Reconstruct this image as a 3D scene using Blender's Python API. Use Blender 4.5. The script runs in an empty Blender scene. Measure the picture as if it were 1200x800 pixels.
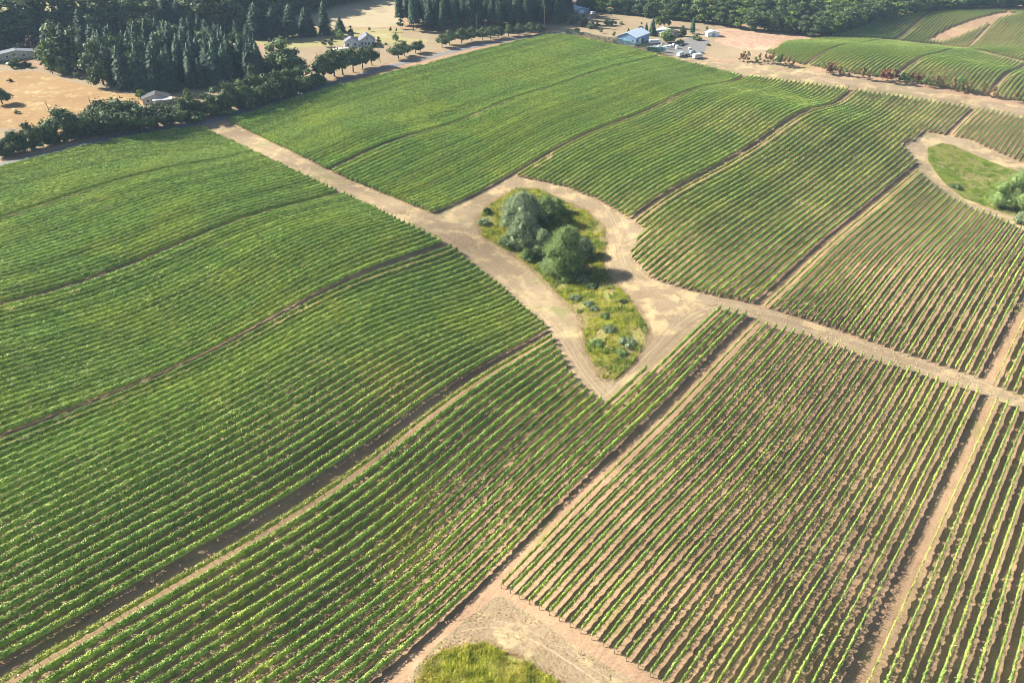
import bpy, math, random
import numpy as np
from mathutils import Vector
random.seed(7); RNG=np.random.default_rng(7)
sc=bpy.context.scene; COL=sc.collection
S=2.4                                   # metres between two vine rows
PITCH=math.radians(32); FPX=850.0; CAMH=43.72358*S
# ------------------------------------------------ camera, sky, sun, exposure
cam=bpy.data.cameras.new('camera'); co=bpy.data.objects.new('camera',cam); COL.objects.link(co)
co.location=(0,0,CAMH); co.rotation_euler=(math.radians(90)-PITCH,0,0)
cam.sensor_width=36; cam.lens=36*FPX/1200; cam.clip_start=1; cam.clip_end=9000; sc.camera=co
SUN_EL=math.radians(33); SUN_AZ=math.radians(-72)      # azimuth clockwise from +Y
sd=Vector((math.sin(SUN_AZ)*math.cos(SUN_EL),math.cos(SUN_AZ)*math.cos(SUN_EL),math.sin(SUN_EL)))
w=bpy.data.worlds.new('World'); sc.world=w; w.use_nodes=True
nt=w.node_tree; sky=nt.nodes.new('ShaderNodeTexSky'); sky.sky_type='NISHITA'; sky.sun_disc=False
sky.sun_elevation=SUN_EL; sky.sun_rotation=SUN_AZ; sky.air_density=1.0; sky.dust_density=1.5
bg=nt.nodes['Background']; nt.links.new(sky.outputs[0],bg.inputs[0]); bg.inputs[1].default_value=0.055
sun=bpy.data.lights.new('sun','SUN'); sun.energy=5.0; sun.angle=math.radians(0.5); sun.color=(1,.93,.82)
so=bpy.data.objects.new('sun',sun); COL.objects.link(so); so.rotation_euler=sd.to_track_quat('Z','Y').to_euler()
so.location=(0,0,200)
sc.view_settings.view_transform='Standard'; sc.view_settings.look='None'
sc.cycles.filter_width=0.9
sc.view_settings.exposure=1.45; sc.view_settings.gamma=1
# ------------------------------------------------ terrain: a plane with smooth swells
PHI=0.698936; V0=-26.5106; DT=-1.3322; ROT=0.5052; DF=-0.9377; SG=13.0
TW=np.array([0.272,5.668,-2.7,-1.332,0.505,1.861,0.677,-0.198,0.654,0.384,0.04,-0.484,-0.521,0.268,-0.944,0.008,-0.324,-0.739,1.252,0.373,-0.431,-0.168,0.029,-0.096,0.614,1.166,-2.395,-1.566,1.478,0.039,-0.588,-0.386,-0.295,0.62,0.124,0.176,0.129,-0.443,0.203,-0.606,-1.031,-0.484,-0.567,-0.406,-0.069,1.129,0.34,-0.738,-0.709,0.189,1.615,0.425,-0.615,0.551,0.246,-0.262,0.235,0.442,0.177,0.519,-0.476,-0.575,-0.289,-0.226,-0.252,-1.098,0.289,1.08,-0.236,-0.241,0.818,0.804,0.245,0.122,-0.145,0.092,-0.043,-0.215,0.896,-0.333,-2.329,-0.65,0.321,-0.458,-0.063,0.687,0.419,0.074,0.091,-0.107,-0.115,0.227,-0.006,0.16,1.33,1.014,-1.395,-0.794,0.793,0.331,0.142,0.036,-0.13,-0.026,0.212,0.121,0.268,0.838,-0.761,-2.183,0.768,0.422,-0.046,0.694,-0.136,-0.274,-0.246,-0.019,0.061,0.214,0.232,0.275,0.439,-0.038,-1.208,-0.577,-0.424,0.272,0.25,-0.034,0.283,0.1,0.064,-0.223,-0.312,-0.06,-1.091,-1.325,1.808,2.238,-0.443,-0.071,0.961,0.168,0.312,0.152,-0.228,-0.165,-0.558,-0.511,-0.053,-1.632,0.328,0.246,-0.989,0.278,0.395,-0.154,0.189,-0.097,0.376,0.652,-0.154,-0.019,0.48,0.239,-0.468,0.013,0.81,0.245,0.209,0.269,0.275,1.19,0.724,-0.345,0.271,0.543,-0.061,0.415,0.291,-0.128,0.122,0.1,0.401,0.546,-0.591,-0.884,-0.011,-0.209,-0.412,0.227,-0.111,0.057,0.412,0.37,0.273,-0.316,-0.493,0.306,0.351,-0.332,0.461,1.587,0.289,0.393,0.181,-0.262,-0.7,0.275,1.44,0.828,0.255,1.741,0.093,0.077,-0.122,-0.32,0.529,0.056,0.191,0.179,0.059,0.971,0.796,1.424,0.136,0.121,-0.448,-0.06,-0.151,-0.62,-0.325,-1.014,-1.809,-1.459,-0.528,-0.033,-0.074,-0.162,-0.399,-0.645,-0.519,-0.197])
TC=np.array([-48.1,21.7,-36.4,21.7,-24.7,21.7,-13,21.7,-1.3,21.7,10.4,21.7,22.1,21.7,33.8,21.7,-48.1,33.4,-36.4,33.4,-24.7,33.4,-13,33.4,-1.3,33.4,10.4,33.4,22.1,33.4,33.8,33.4,45.5,33.4,-59.8,45.1,-48.1,45.1,-36.4,45.1,-24.7,45.1,-13,45.1,-1.3,45.1,10.4,45.1,22.1,45.1,33.8,45.1,45.5,45.1,57.2,45.1,-59.8,56.8,-48.1,56.8,-36.4,56.8,-24.7,56.8,-13,56.8,-1.3,56.8,10.4,56.8,22.1,56.8,33.8,56.8,45.5,56.8,57.2,56.8,68.9,56.8,-71.5,68.5,-59.8,68.5,-48.1,68.5,-36.4,68.5,-24.7,68.5,-13,68.5,-1.3,68.5,10.4,68.5,22.1,68.5,33.8,68.5,45.5,68.5,57.2,68.5,68.9,68.5,80.6,68.5,-71.5,80.2,-59.8,80.2,-48.1,80.2,-36.4,80.2,-24.7,80.2,-13,80.2,-1.3,80.2,10.4,80.2,22.1,80.2,33.8,80.2,45.5,80.2,57.2,80.2,68.9,80.2,80.6,80.2,-83.2,91.9,-71.5,91.9,-59.8,91.9,-48.1,91.9,-36.4,91.9,-24.7,91.9,-13,91.9,-1.3,91.9,10.4,91.9,22.1,91.9,33.8,91.9,45.5,91.9,57.2,91.9,68.9,91.9,80.6,91.9,-94.9,103.6,-83.2,103.6,-71.5,103.6,-59.8,103.6,-48.1,103.6,-36.4,103.6,-24.7,103.6,-13,103.6,-1.3,103.6,10.4,103.6,22.1,103.6,33.8,103.6,45.5,103.6,57.2,103.6,68.9,103.6,80.6,103.6,-83.2,115.3,-71.5,115.3,-59.8,115.3,-48.1,115.3,-36.4,115.3,-24.7,115.3,-13,115.3,-1.3,115.3,10.4,115.3,22.1,115.3,33.8,115.3,45.5,115.3,57.2,115.3,68.9,115.3,80.6,115.3,-83.2,127,-71.5,127,-59.8,127,-48.1,127,-36.4,127,-24.7,127,-13,127,-1.3,127,10.4,127,22.1,127,33.8,127,45.5,127,57.2,127,68.9,127,80.6,127,92.3,127,-71.5,138.7,-59.8,138.7,-48.1,138.7,-36.4,138.7,-24.7,138.7,-13,138.7,-1.3,138.7,10.4,138.7,22.1,138.7,33.8,138.7,45.5,138.7,57.2,138.7,68.9,138.7,80.6,138.7,92.3,138.7,104,138.7,-48.1,150.4,-36.4,150.4,-24.7,150.4,-13,150.4,-1.3,150.4,10.4,150.4,22.1,150.4,33.8,150.4,45.5,150.4,57.2,150.4,68.9,150.4,80.6,150.4,92.3,150.4,104,150.4,115.7,150.4,-24.7,162.1,-13,162.1,-1.3,162.1,10.4,162.1,22.1,162.1,33.8,162.1,45.5,162.1,57.2,162.1,68.9,162.1,80.6,162.1,92.3,162.1,104,162.1,115.7,162.1,-13,173.8,-1.3,173.8,10.4,173.8,22.1,173.8,33.8,173.8,45.5,173.8,57.2,173.8,68.9,173.8,80.6,173.8,92.3,173.8,104,173.8,115.7,173.8,127.4,173.8,-1.3,185.5,10.4,185.5,22.1,185.5,33.8,185.5,45.5,185.5,57.2,185.5,68.9,185.5,80.6,185.5,92.3,185.5,104,185.5,115.7,185.5,127.4,185.5,10.4,197.2,22.1,197.2,33.8,197.2,45.5,197.2,57.2,197.2,68.9,197.2,80.6,197.2,92.3,197.2,104,197.2,115.7,197.2,22.1,208.9,33.8,208.9,45.5,208.9,57.2,208.9,68.9,208.9,22.1,220.6,33.8,220.6,45.5,220.6,57.2,220.6,80.6,220.6,92.3,220.6,104,220.6,68.9,232.3,80.6,232.3,92.3,232.3,104,232.3,80.6,244,92.3,244,104,255.7,127.4,255.7,139.1,255.7,150.8,255.7,162.5,255.7,92.3,267.4,104,267.4,115.7,267.4,127.4,267.4,139.1,267.4,150.8,267.4,162.5,267.4]).reshape(-1,2)
def hsurf(X,Y):
    X=np.asarray(X,float).ravel();Y=np.asarray(Y,float).ravel()
    out=np.empty(len(X))
    for a in range(0,len(X),20000):
        x=X[a:a+20000];y=Y[a:a+20000]
        yy=np.where(y>300,300+60*np.tanh((y-300)/60),y); yy=np.where(yy<-150,-150,yy)
        xx=np.where(x>150,150+80*np.tanh((x-150)/80),x); xx=np.where(xx<-150,-150+80*np.tanh((xx+150)/80),xx)
        out[a:a+20000]=TW[0]+TW[1]*(yy-110)/120+TW[2]*xx/120+np.exp(-((x[:,None]-TC[:,0])**2+(y[:,None]-TC[:,1])**2)/(2*SG*SG))@TW[5:]
    return out
def ground(X,Y): return hsurf(np.asarray(X)/S,np.asarray(Y)/S)*S-1.65
def gz(x,y): return float(ground([x],[y])[0])
def at_many(P):
    P=np.asarray(P,float).reshape(-1,2)
    dx=(P[:,0]-600)/FPX;dy=-(P[:,1]-400)/FPX
    R=np.stack([dx,np.cos(PITCH)+dy*np.sin(PITCH),-np.sin(PITCH)+dy*np.cos(PITCH)],1)
    t=np.full(len(P),150.)
    for _ in range(120):
        t=.65*t+.35*np.clip((CAMH-ground(R[:,0]*t,R[:,1]*t))/np.maximum(-R[:,2],1e-3),1,4000)
    return R[:,:2]*t[:,None],t
def at(x,y):
    X,t=at_many([(x,y)]); return float(X[0,0]),float(X[0,1])
def size_at(x,y,hpx):
    """metres of an upright thing standing at that ground point"""
    X,t=at_many([(x,y)]); y0=-(y-400)
    return hpx*t[0]/(FPX*math.cos(PITCH)+(y0+hpx)*math.sin(PITCH)), hpx and t[0]/FPX
def frame(v,u,g):
    """row axis coordinates (row index, distance along in row spacings) to metres"""
    if g=='T': v=v+V0+DT; p=PHI+ROT*.01
    elif g=='F': v=v+V0+DF; p=PHI
    else: v=v+V0; p=PHI
    n=np.array([math.cos(p),-math.sin(p)]);r=np.array([math.sin(p),math.cos(p)])
    return (np.multiply.outer(v,n)+np.multiply.outer(u,r))*S
def project(X,Y,Z):
    c,s=math.cos(PITCH),math.sin(PITCH)
    d=Y*c-(Z-CAMH)*s; up=Y*s+(Z-CAMH)*c
    return 600+FPX*X/d,400-FPX*up/d,d
def inside(P,poly):
    P=np.asarray(P,float);poly=np.asarray(poly,float)
    x,y=P[:,0],P[:,1];r=np.zeros(len(P),bool);n=len(poly)
    for i in range(n):
        x1,y1=poly[i];x2,y2=poly[(i+1)%n]
        if y1==y2: continue
        c=((y1>y)!=(y2>y))&(x<(x2-x1)*(y-y1)/(y2-y1)+x1); r^=c
    return r
def vnoise(x,y,sc_,seed=0):
    """smooth value noise, -1..1"""
    x=np.asarray(x)/sc_+seed*17.3+1000;y=np.asarray(y)/sc_+seed*5.1+1000
    xi=np.floor(x).astype(np.int64);yi=np.floor(y).astype(np.int64);fx=x-xi;fy=y-yi
    fx=fx*fx*(3-2*fx);fy=fy*fy*(3-2*fy)
    def hsh(a,b): 
        n=(a*374761393+b*668265263+seed*974711)&0x7fffffff
        n=((n^(n>>13))*1274126177)&0x7fffffff
        return (n&0xffff)/32767.5-1
    return (hsh(xi,yi)*(1-fx)+hsh(xi+1,yi)*fx)*(1-fy)+(hsh(xi,yi+1)*(1-fx)+hsh(xi+1,yi+1)*fx)*fy
# ------------------------------------------------ object helpers
def put(o,label=None,cat=None,group=None,kind=None,parent=None):
    COL.objects.link(o)
    if label:o['label']=label
    if cat:o['category']=cat
    if group:o['group']=group
    if kind:o['kind']=kind
    if parent:o.parent=parent
    return o
def empty(name,loc,label,cat,group=None,rz=0,scale=None):
    o=bpy.data.objects.new(name,None); o.location=loc; o.rotation_euler=(0,0,rz); o.empty_display_size=.5
    if scale is not None:o.scale=scale
    return put(o,label,cat,group)
def npmesh(name,V,F,mat,smooth=False):
    """V (n,3), F (m,3) or (m,4)"""
    me=bpy.data.meshes.new(name);V=np.asarray(V,np.float32);F=np.asarray(F,np.int32);k=F.shape[1]
    me.vertices.add(len(V));me.vertices.foreach_set('co',V.ravel())
    me.loops.add(F.size);me.loops.foreach_set('vertex_index',F.ravel())
    me.polygons.add(len(F));me.polygons.foreach_set('loop_start',np.arange(0,F.size,k,dtype=np.int32))
    me.polygons.foreach_set('loop_total',np.full(len(F),k,np.int32))
    if smooth: me.polygons.foreach_set('use_smooth',np.ones(len(F),bool))
    me.update(calc_edges=True)
    if mat: me.materials.append(mat)
    return me
class MB:
    """collects polygons, then links them as ONE mesh object"""
    def __init__(s): s.v=[];s.f=[]
    def add(s,vs,fs):
        b=len(s.v);s.v+=[tuple(p) for p in vs];s.f+=[tuple(b+i for i in f) for f in fs];return s
    def box(s,x0,x1,y0,y1,z0,z1):
        return s.add([(x0,y0,z0),(x1,y0,z0),(x1,y1,z0),(x0,y1,z0),(x0,y0,z1),(x1,y0,z1),(x1,y1,z1),(x0,y1,z1)],
            [(0,3,2,1),(4,5,6,7),(0,1,5,4),(1,2,6,5),(2,3,7,6),(3,0,4,7)])
    def cyl(s,a,b,r0,r1,n=8):
        a=Vector(a);b=Vector(b);d=(b-a).normalized();e=d.orthogonal().normalized();g=d.cross(e)
        vs=[];
        for c,r in((a,r0),(b,r1)):
            for i in range(n):
                t=2*math.pi*i/n;vs.append(c+e*math.cos(t)*r+g*math.sin(t)*r)
        return s.add(vs,[(i,(i+1)%n,n+(i+1)%n,n+i) for i in range(n)]+[tuple(range(n-1,-1,-1)),tuple(range(n,2*n))])
    def build(s,name,mat,parent=None,**kw):
        me=bpy.data.meshes.new(name);me.from_pydata(s.v,[],s.f);me.update();me.materials.append(mat)
        return put(bpy.data.objects.new(name,me),parent=parent,**kw)
def copy_tree(o,loc=None,rz=None,scale=None,label=None,parent=None):
    c=o.copy();COL.objects.link(c)
    if parent is not None:c.parent=parent
    else:
        if loc is not None:c.location=loc
        if rz is not None:c.rotation_euler=(0,0,rz)
        if scale is not None:c.scale=scale
        if label:c['label']=label
    for ch in list(o.children): copy_tree(ch,parent=c)
    return c
def ordinal(n):
    a=['zeroth','first','second','third','fourth','fifth','sixth','seventh','eighth','ninth','tenth','eleventh','twelfth','thirteenth','fourteenth','fifteenth','sixteenth','seventeenth','eighteenth','nineteenth']
    if n<20:return a[n]
    t={20:'twent',30:'thirt',40:'fort',50:'fift',60:'sixt'}[n//10*10]
    return t+'ieth' if n%10==0 else t+'y-'+a[n%10]
# ------------------------------------------------ materials
def mat(name,rough=.85,spec=.2):
    m=bpy.data.materials.new(name);m.use_nodes=True;b=m.node_tree.nodes['Principled BSDF']
    b.inputs['Roughness'].default_value=rough;b.inputs['Specular IOR Level'].default_value=spec
    return m,m.node_tree,b
def ramp(nt,fac,stops):
    r=nt.nodes.new('ShaderNodeValToRGB');e=r.color_ramp.elements
    while len(e)<len(stops):e.new(.5)
    for i,(p,c) in enumerate(stops):e[i].position=p;e[i].color=(*c,1)
    nt.links.new(fac,r.inputs[0]);return r.outputs[0]
def pos(nt,scale=(1,1,1),rz=0):
    g=nt.nodes.new('ShaderNodeNewGeometry');mp=nt.nodes.new('ShaderNodeMapping')
    mp.inputs['Scale'].default_value=scale
    if rz:
        m0=nt.nodes.new('ShaderNodeMapping');m0.inputs['Rotation'].default_value=(0,0,rz);nt.links.new(g.outputs['Position'],m0.inputs[0]);nt.links.new(m0.outputs[0],mp.inputs[0])
    else: nt.links.new(g.outputs['Position'],mp.inputs[0])
    return mp.outputs[0]
def noise(nt,vec,scale,det=3,rough=.55):
    n=nt.nodes.new('ShaderNodeTexNoise');n.inputs['Scale'].default_value=scale;n.inputs['Detail'].default_value=det;n.inputs['Roughness'].default_value=rough
    if vec:nt.links.new(vec,n.inputs['Vector'])
    return n.outputs[0]
def mix(nt,f,a,b,typ='MIX'):
    m=nt.nodes.new('ShaderNodeMix');m.data_type='RGBA';m.blend_type=typ
    for s,v in ((0,f),(6,a),(7,b)):
        if hasattr(v,'default_value') or hasattr(v,'links'):nt.links.new(v,m.inputs[s])
        elif s==0:m.inputs[0].default_value=v
        else:m.inputs[s].default_value=(*v,1)
    return m.outputs[2]
def bump(nt,b,h,st=.5,dist=.1):
    n=nt.nodes.new('ShaderNodeBump');n.inputs['Strength'].default_value=st;n.inputs['Distance'].default_value=dist
    nt.links.new(h,n.inputs['Height']);nt.links.new(n.outputs[0],b.inputs['Normal'])
def flat(name,c,rough=.7,var=.12,sc_=1.2,spec=.3):
    m,nt,b=mat(name,rough,spec)
    n=noise(nt,pos(nt),sc_)
    lo=tuple(x*(1-var*1.5) for x in c);hi=tuple(min(1,x*(1+var)) for x in c)
    nt.links.new(ramp(nt,n,[(.3,lo),(.7,hi)]),b.inputs['Base Color']);return m
def foliage(name,dark,mid,light,fine=2.2,patch=.03,trans=.25,patchcol=None):
    m,nt,b=mat(name,.45 if 'vine' in name else .6,.22 if 'vine' in name else .15)
    n1=noise(nt,pos(nt),fine,2,.6)
    c=ramp(nt,n1,[(.3,dark),(.5,mid),(.7,light)])
    if patchcol:
        n2=noise(nt,pos(nt),patch,3,.6)
        f=ramp(nt,n2,[(.46,(0,0,0)),(.64,(1,1,1))])
        c=mix(nt,f,c,mix(nt,.5,c,patchcol))
    if 'vine' in name:      # vine to vine differences in vigour and leaf age
        c=mix(nt,1,c,ramp(nt,noise(nt,pos(nt),.75,2,.7),[(.36,(.58,.64,.55)),(.5,(.95,.97,.92)),(.62,(1.22,1.16,1.12))]),'MULTIPLY')
    oi=nt.nodes.new('ShaderNodeObjectInfo')
    hs=nt.nodes.new('ShaderNodeHueSaturation');mr=nt.nodes.new('ShaderNodeMapRange')
    mr.inputs[3].default_value=.8;mr.inputs[4].default_value=1.2
    nt.links.new(oi.outputs['Random'],mr.inputs[0]);nt.links.new(mr.outputs[0],hs.inputs['Value']);nt.links.new(c,hs.inputs['Color'])
    c=hs.outputs[0]
    nt.links.new(c,b.inputs['Base Color'])
    if trans:
        t=nt.nodes.new('ShaderNodeBsdfTranslucent');nt.links.new(c,t.inputs[0])
        mx=nt.nodes.new('ShaderNodeMixShader');mx.inputs[0].default_value=trans
        out=nt.nodes['Material Output'];nt.links.new(b.outputs[0],mx.inputs[1]);nt.links.new(t.outputs[0],mx.inputs[2]);nt.links.new(mx.outputs[0],out.inputs[0])
    return m
M={}
def soil2(m,c2,lo,sc_):
    nt=m.node_tree;b=nt.nodes['Principled BSDF'];l=b.inputs['Base Color'].links[0].from_socket
    f=ramp(nt,noise(nt,pos(nt),sc_,5,.7),[(lo,(0,0,0)),(lo+.12,(1,1,1))]);nt.links.new(mix(nt,f,l,mix(nt,.7,l,c2)),b.inputs['Base Color'])
def soil(name,stops,big=.035,fine=1.6,st=.5,rut=None,strk=None,streak=.35,grass=None):
    m,nt,b=mat(name,.95,.1)
    a=noise(nt,pos(nt),big,4,.6);f=noise(nt,pos(nt),fine,5,.7)
    g=noise(nt,pos(nt,(.12,1.1,1),PHI-math.pi/2),1.4,3,.6)    # streaks along the rows
    mx=mix(nt,.5,a,f);mx=mix(nt,streak,mx,g)
    c=ramp(nt,mx,stops)
    if rut:
        c=mix(nt,ramp(nt,noise(nt,pos(nt,(1.6,.06,1),rut),1.0,3,.6),[(.42,(0,0,0)),(.62,(1,1,1))]),c,mix(nt,.55,c,strk))
    if grass:
        gf=ramp(nt,noise(nt,pos(nt),grass[0],4,.65),[(grass[1],(0,0,0)),(grass[1]+.1,(1,1,1))])
        c=mix(nt,gf,c,mix(nt,.6,c,grass[2]))
    nt.links.new(c,b.inputs['Base Color']);bump(nt,b,f,st,.15);return m
M['soil']=soil('vineyard_soil',[(.34,(.16,.10,.062)),(.46,(.28,.185,.115)),(.57,(.385,.265,.165)),(.68,(.46,.345,.225))],fine=2.2,streak=.2,grass=(.06,.56,(.22,.20,.07)))
M['dirt']=soil('track_dirt',[(.36,(.165,.12,.07)),(.5,(.255,.195,.122)),(.64,(.35,.275,.178))],fine=2.0,streak=.12,grass=(.045,.57,(.17,.20,.06)))
M['rut']=soil('worn_track',[(.38,(.28,.215,.135)),(.66,(.48,.375,.25))],fine=1.0,streak=.1)
M['rutdark']=soil('track_rut',[(.35,(.20,.14,.085)),(.65,(.34,.25,.155))],fine=1.0)
M['gold']=soil('dry_grass_field',[(.3,(.21,.125,.055)),(.5,(.31,.20,.088)),(.7,(.38,.265,.13))],streak=.3,fine=.5)
M['tan']=soil('stubble',[(.3,(.21,.16,.10)),(.5,(.29,.225,.14)),(.7,(.37,.295,.19))])
M['olive']=soil('pasture',[(.3,(.20,.19,.08)),(.5,(.30,.27,.12)),(.7,(.40,.34,.17))])
M['pale']=soil('mown_field',[(.3,(.30,.25,.15)),(.5,(.38,.32,.20)),(.7,(.45,.38,.25))])
M['plow']=soil('harrowed_field',[(.38,(.27,.10,.06)),(.46,(.35,.21,.14)),(.54,(.42,.31,.21))],big=.03,fine=.15,streak=.5)
M['asphalt']=soil('old_asphalt',[(.3,(.15,.15,.145)),(.7,(.25,.245,.235))],fine=3,st=.1,streak=.1)
M['gravel']=soil('gravel_yard',[(.3,(.14,.135,.135)),(.7,(.24,.23,.22))],fine=3)
M['weedbed']=soil('weedy_ground',[(.34,(.13,.17,.04)),(.48,(.24,.26,.06)),(.58,(.34,.29,.12)),(.7,(.40,.32,.19))],big=.09,fine=.9,streak=.1)
M['hollow']=soil('wet_meadow',[(.38,(.10,.16,.03)),(.5,(.24,.29,.05)),(.6,(.42,.38,.12))],big=.12,fine=.5,streak=.1)
soil2(M['gold'],(.27,.17,.085),.52,.06);soil2(M['gold'],(.52,.42,.24),.55,.15);soil2(M['tan'],(.24,.19,.10),.55,.05);soil2(M['pale'],(.25,.19,.11),.55,.03);soil2(M['olive'],(.42,.36,.2),.55,.04);soil2(M['dirt'],(.50,.39,.21),.5,.11);soil2(M['dirt'],(.17,.13,.085),.60,.6);soil2(M['soil'],(.50,.31,.19),.55,.045)
M['wood']=flat('weathered_wood',(.22,.18,.14))
M['bark']=flat('bark',(.14,.105,.08),.9,.3,3)
M['vine']=foliage('vine_leaves',(.165,.268,.045),(.32,.445,.10),(.50,.61,.225),2.6,.035,.2,(.50,.55,.11))
M['vine_thin']=foliage('sparse_vine_leaves',(.26,.31,.06),(.40,.44,.11),(.52,.55,.18),2.0,.05,.22)
M['oak']=foliage('oak_leaves',(.045,.075,.03),(.09,.13,.05),(.16,.20,.08),.9,trans=.15)
M['hedge']=foliage('hedge_leaves',(.045,.075,.03),(.09,.135,.05),(.17,.22,.08),.7,trans=.15)
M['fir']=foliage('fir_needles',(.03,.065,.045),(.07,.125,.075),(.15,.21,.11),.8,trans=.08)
M['willow']=foliage('willow_leaves',(.11,.155,.075),(.21,.27,.14),(.33,.39,.23),1.1,trans=.2)
M['ash']=foliage('ash_leaves',(.09,.15,.045),(.18,.265,.08),(.31,.39,.15),1.1,trans=.25)
M['light']=foliage('light_leaves',(.07,.12,.02),(.12,.19,.03),(.2,.27,.06),1.0,trans=.25)
M['purple']=foliage('purple_leaves',(.03,.012,.018),(.07,.028,.035),(.12,.05,.05),1.0,trans=.15)
M['red']=foliage('reddish_leaves',(.12,.035,.03),(.2,.06,.05),(.28,.11,.07),1.0,trans=.2)
M['bronze']=foliage('bronze_leaves',(.16,.10,.045),(.26,.18,.08),(.36,.27,.13),1.0,trans=.2)
M['weed']=foliage('weed_blades',(.20,.26,.03),(.46,.48,.07),(.62,.60,.14),.5,.12,.4,(.55,.45,.18))
M['weedy']=foliage('meadow_blades',(.11,.19,.03),(.22,.32,.05),(.36,.42,.09),.35,.1,.35,(.42,.42,.10))
M['sage']=foliage('grey_green_leaves',(.12,.16,.08),(.20,.26,.13),(.32,.38,.21),1.5,trans=.2)
M['straw']=foliage('straw_blades',(.44,.33,.16),(.58,.46,.26),(.68,.57,.36),1.0,trans=.2)
# ------------------------------------------------ ground
def terrain():
    xs=np.r_[-4200,-3000,-2000,-1300,-900,np.arange(-640,-300,12),np.arange(-300,390,2.),np.arange(390,700,12),900,1300,2000,3000,4200]
    ys=np.r_[-1500,-600,-200,-60,0,np.arange(30,640,2.),np.arange(640,900,10),1000,1300,1800,2600,3600,5000]
    X,Y=np.meshgrid(xs,ys);Z=ground(X,Y).reshape(X.shape)
    V=np.stack([X.ravel(),Y.ravel(),Z.ravel()],1)
    nx,ny=len(xs),len(ys);i=np.arange(nx*ny).reshape(ny,nx)
    F=np.stack([i[:-1,:-1].ravel(),i[:-1,1:].ravel(),i[1:,1:].ravel(),i[1:,:-1].ravel()],1)
    put(bpy.data.objects.new('ground',npmesh('ground',V,F,M['soil'],True)),kind='structure')
terrain()
def densify(P,step):
    out=[]
    for i in range(len(P)):
        a,b=P[i],P[(i+1)%len(P)];n=max(1,int(np.hypot(*(b-a))/step))
        for j in range(n):out.append(a+(b-a)*j/n)
    return np.array(out)
def sheet(name,px,m,off=.04,cell=1.5,jit=.3,world=None,kind='structure',**kw):
    P=world if world is not None else at_many(densify(np.array(px,float),10))[0]
    P=densify(np.asarray(P),cell)
    P=P+np.stack([vnoise(P[:,0],P[:,1],4,3),vnoise(P[:,0],P[:,1],4,4)],1)*jit
    x0,y0=P.min(0)-cell;x1,y1=P.max(0)+cell
    nx=int((x1-x0)/cell)+1;ny=int((y1-y0)/cell)+1
    gx=x0+np.arange(nx+1)*cell;gy=y0+np.arange(ny+1)*cell
    X,Y=np.meshgrid(gx,gy);cx,cy=np.meshgrid(gx[:-1]+cell/2,gy[:-1]+cell/2)
    ins=inside(np.stack([cx.ravel(),cy.ravel()],1),P).reshape(ny,nx)
    i=np.arange((nx+1)*(ny+1)).reshape(ny+1,nx+1)
    F=np.stack([i[:-1,:-1],i[:-1,1:],i[1:,1:],i[1:,:-1]],-1)[ins]
    cnt=np.zeros((ny+1,nx+1),int)
    for a in(0,1):
        for b in(0,1):cnt[a:a+ny,b:b+nx]+=ins
    used,inv=np.unique(F.ravel(),return_inverse=True);F=inv.reshape(-1,4)
    XY=np.stack([X.ravel(),Y.ravel()],1)[used];bd=cnt.ravel()[used]<4
    A=P;B=np.roll(P,-1,0);idx=np.where(bd)[0]
    for k in range(0,len(idx),500):
        j=idx[k:k+500];q=XY[j][:,None];d=(B-A)[None];t=np.clip(((q-A)*d).sum(-1)/np.maximum((d*d).sum(-1),1e-9),0,1)
        pr=A+t[...,None]*d;dd=((pr-q)**2).sum(-1);bst=dd.argmin(1);XY[j]=pr[np.arange(len(j)),bst]
    Z=ground(XY[:,0],XY[:,1])+off
    V=np.column_stack([XY,Z])
    return put(bpy.data.objects.new(name,npmesh(name,V,F,m,True)),kind=kind,**kw)
def open_px(px,st=10):
    px=np.array(px,float);out=[]
    for a,b in zip(px[:-1],px[1:]):
        n=max(1,int(np.hypot(*(b-a))/st));out+=[a+(b-a)*k/n for k in range(n)]
    return np.array(out+[px[-1]])
def ribbon(name,px,width,m,off=.05,world=None,n=4,**kw):
    P=np.asarray(world if world is not None else at_many(open_px(px))[0],float)
    # smooth and resample
    d=np.r_[0,np.cumsum(np.hypot(*np.diff(P,axis=0).T))];s=np.arange(0,d[-1],1.5)
    Q=np.stack([np.interp(s,d,P[:,0]),np.interp(s,d,P[:,1])],1)
    for _ in range(6):Q[1:-1]=(Q[:-2]+2*Q[1:-1]+Q[2:])/4
    T=np.gradient(Q,axis=0);T/=np.hypot(*T.T)[:,None];N=np.stack([-T[:,1],T[:,0]],1)
    V=[]
    for j in range(n+1):
        o=(j/n-.5)*width+vnoise(Q[:,0],Q[:,1],3,j)*width*.04
        X=Q+N*o[:,None];V.append(np.column_stack([X,ground(X[:,0],X[:,1])+off]))
    L=len(Q);V=np.concatenate(V);F=[]
    for j in range(n):
        a=np.arange(L-1)+j*L;F.append(np.stack([a,a+1,a+1+L,a+L],1))
    return put(bpy.data.objects.new(name,npmesh(name,V,np.concatenate(F),m,True)),kind='structure',**kw)
R_TOP=[(268,143),(385,201),(505,251),(600,207),(612,209),(660,219),(700,235),(738,258),(757,271),(741,290),(738,301),(760,326),(800,340),(880,356),(963,382),(1055,414),(1143,443),(1200,468),(1290,507)]
R_BOT=[(1290,530),(1200,483),(1170,470),(1146,458),(1097,446),(1008,417),(938,389),(884,377),(838,364),(712,475),(692,461),(676,449),(664,433),(655,414),(648,400),(640,385),(590,341),(528,289),(465,258),(400,227),(300,179),(238,149)]
sheet('dry_verge',[(-80,195),(0,188),(100,163),(230,138),(262,132),(380,96),(460,72),(540,54),(655,34),(700,44),(770,52),(850,70),(905,62),(897,60),(870,58),(838,50),(800,30),(700,12),(560,30),(480,34),(440,33),(300,60),(180,112),(100,90),(0,72),(-80,76)],M['tan'],.03,4)
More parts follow.
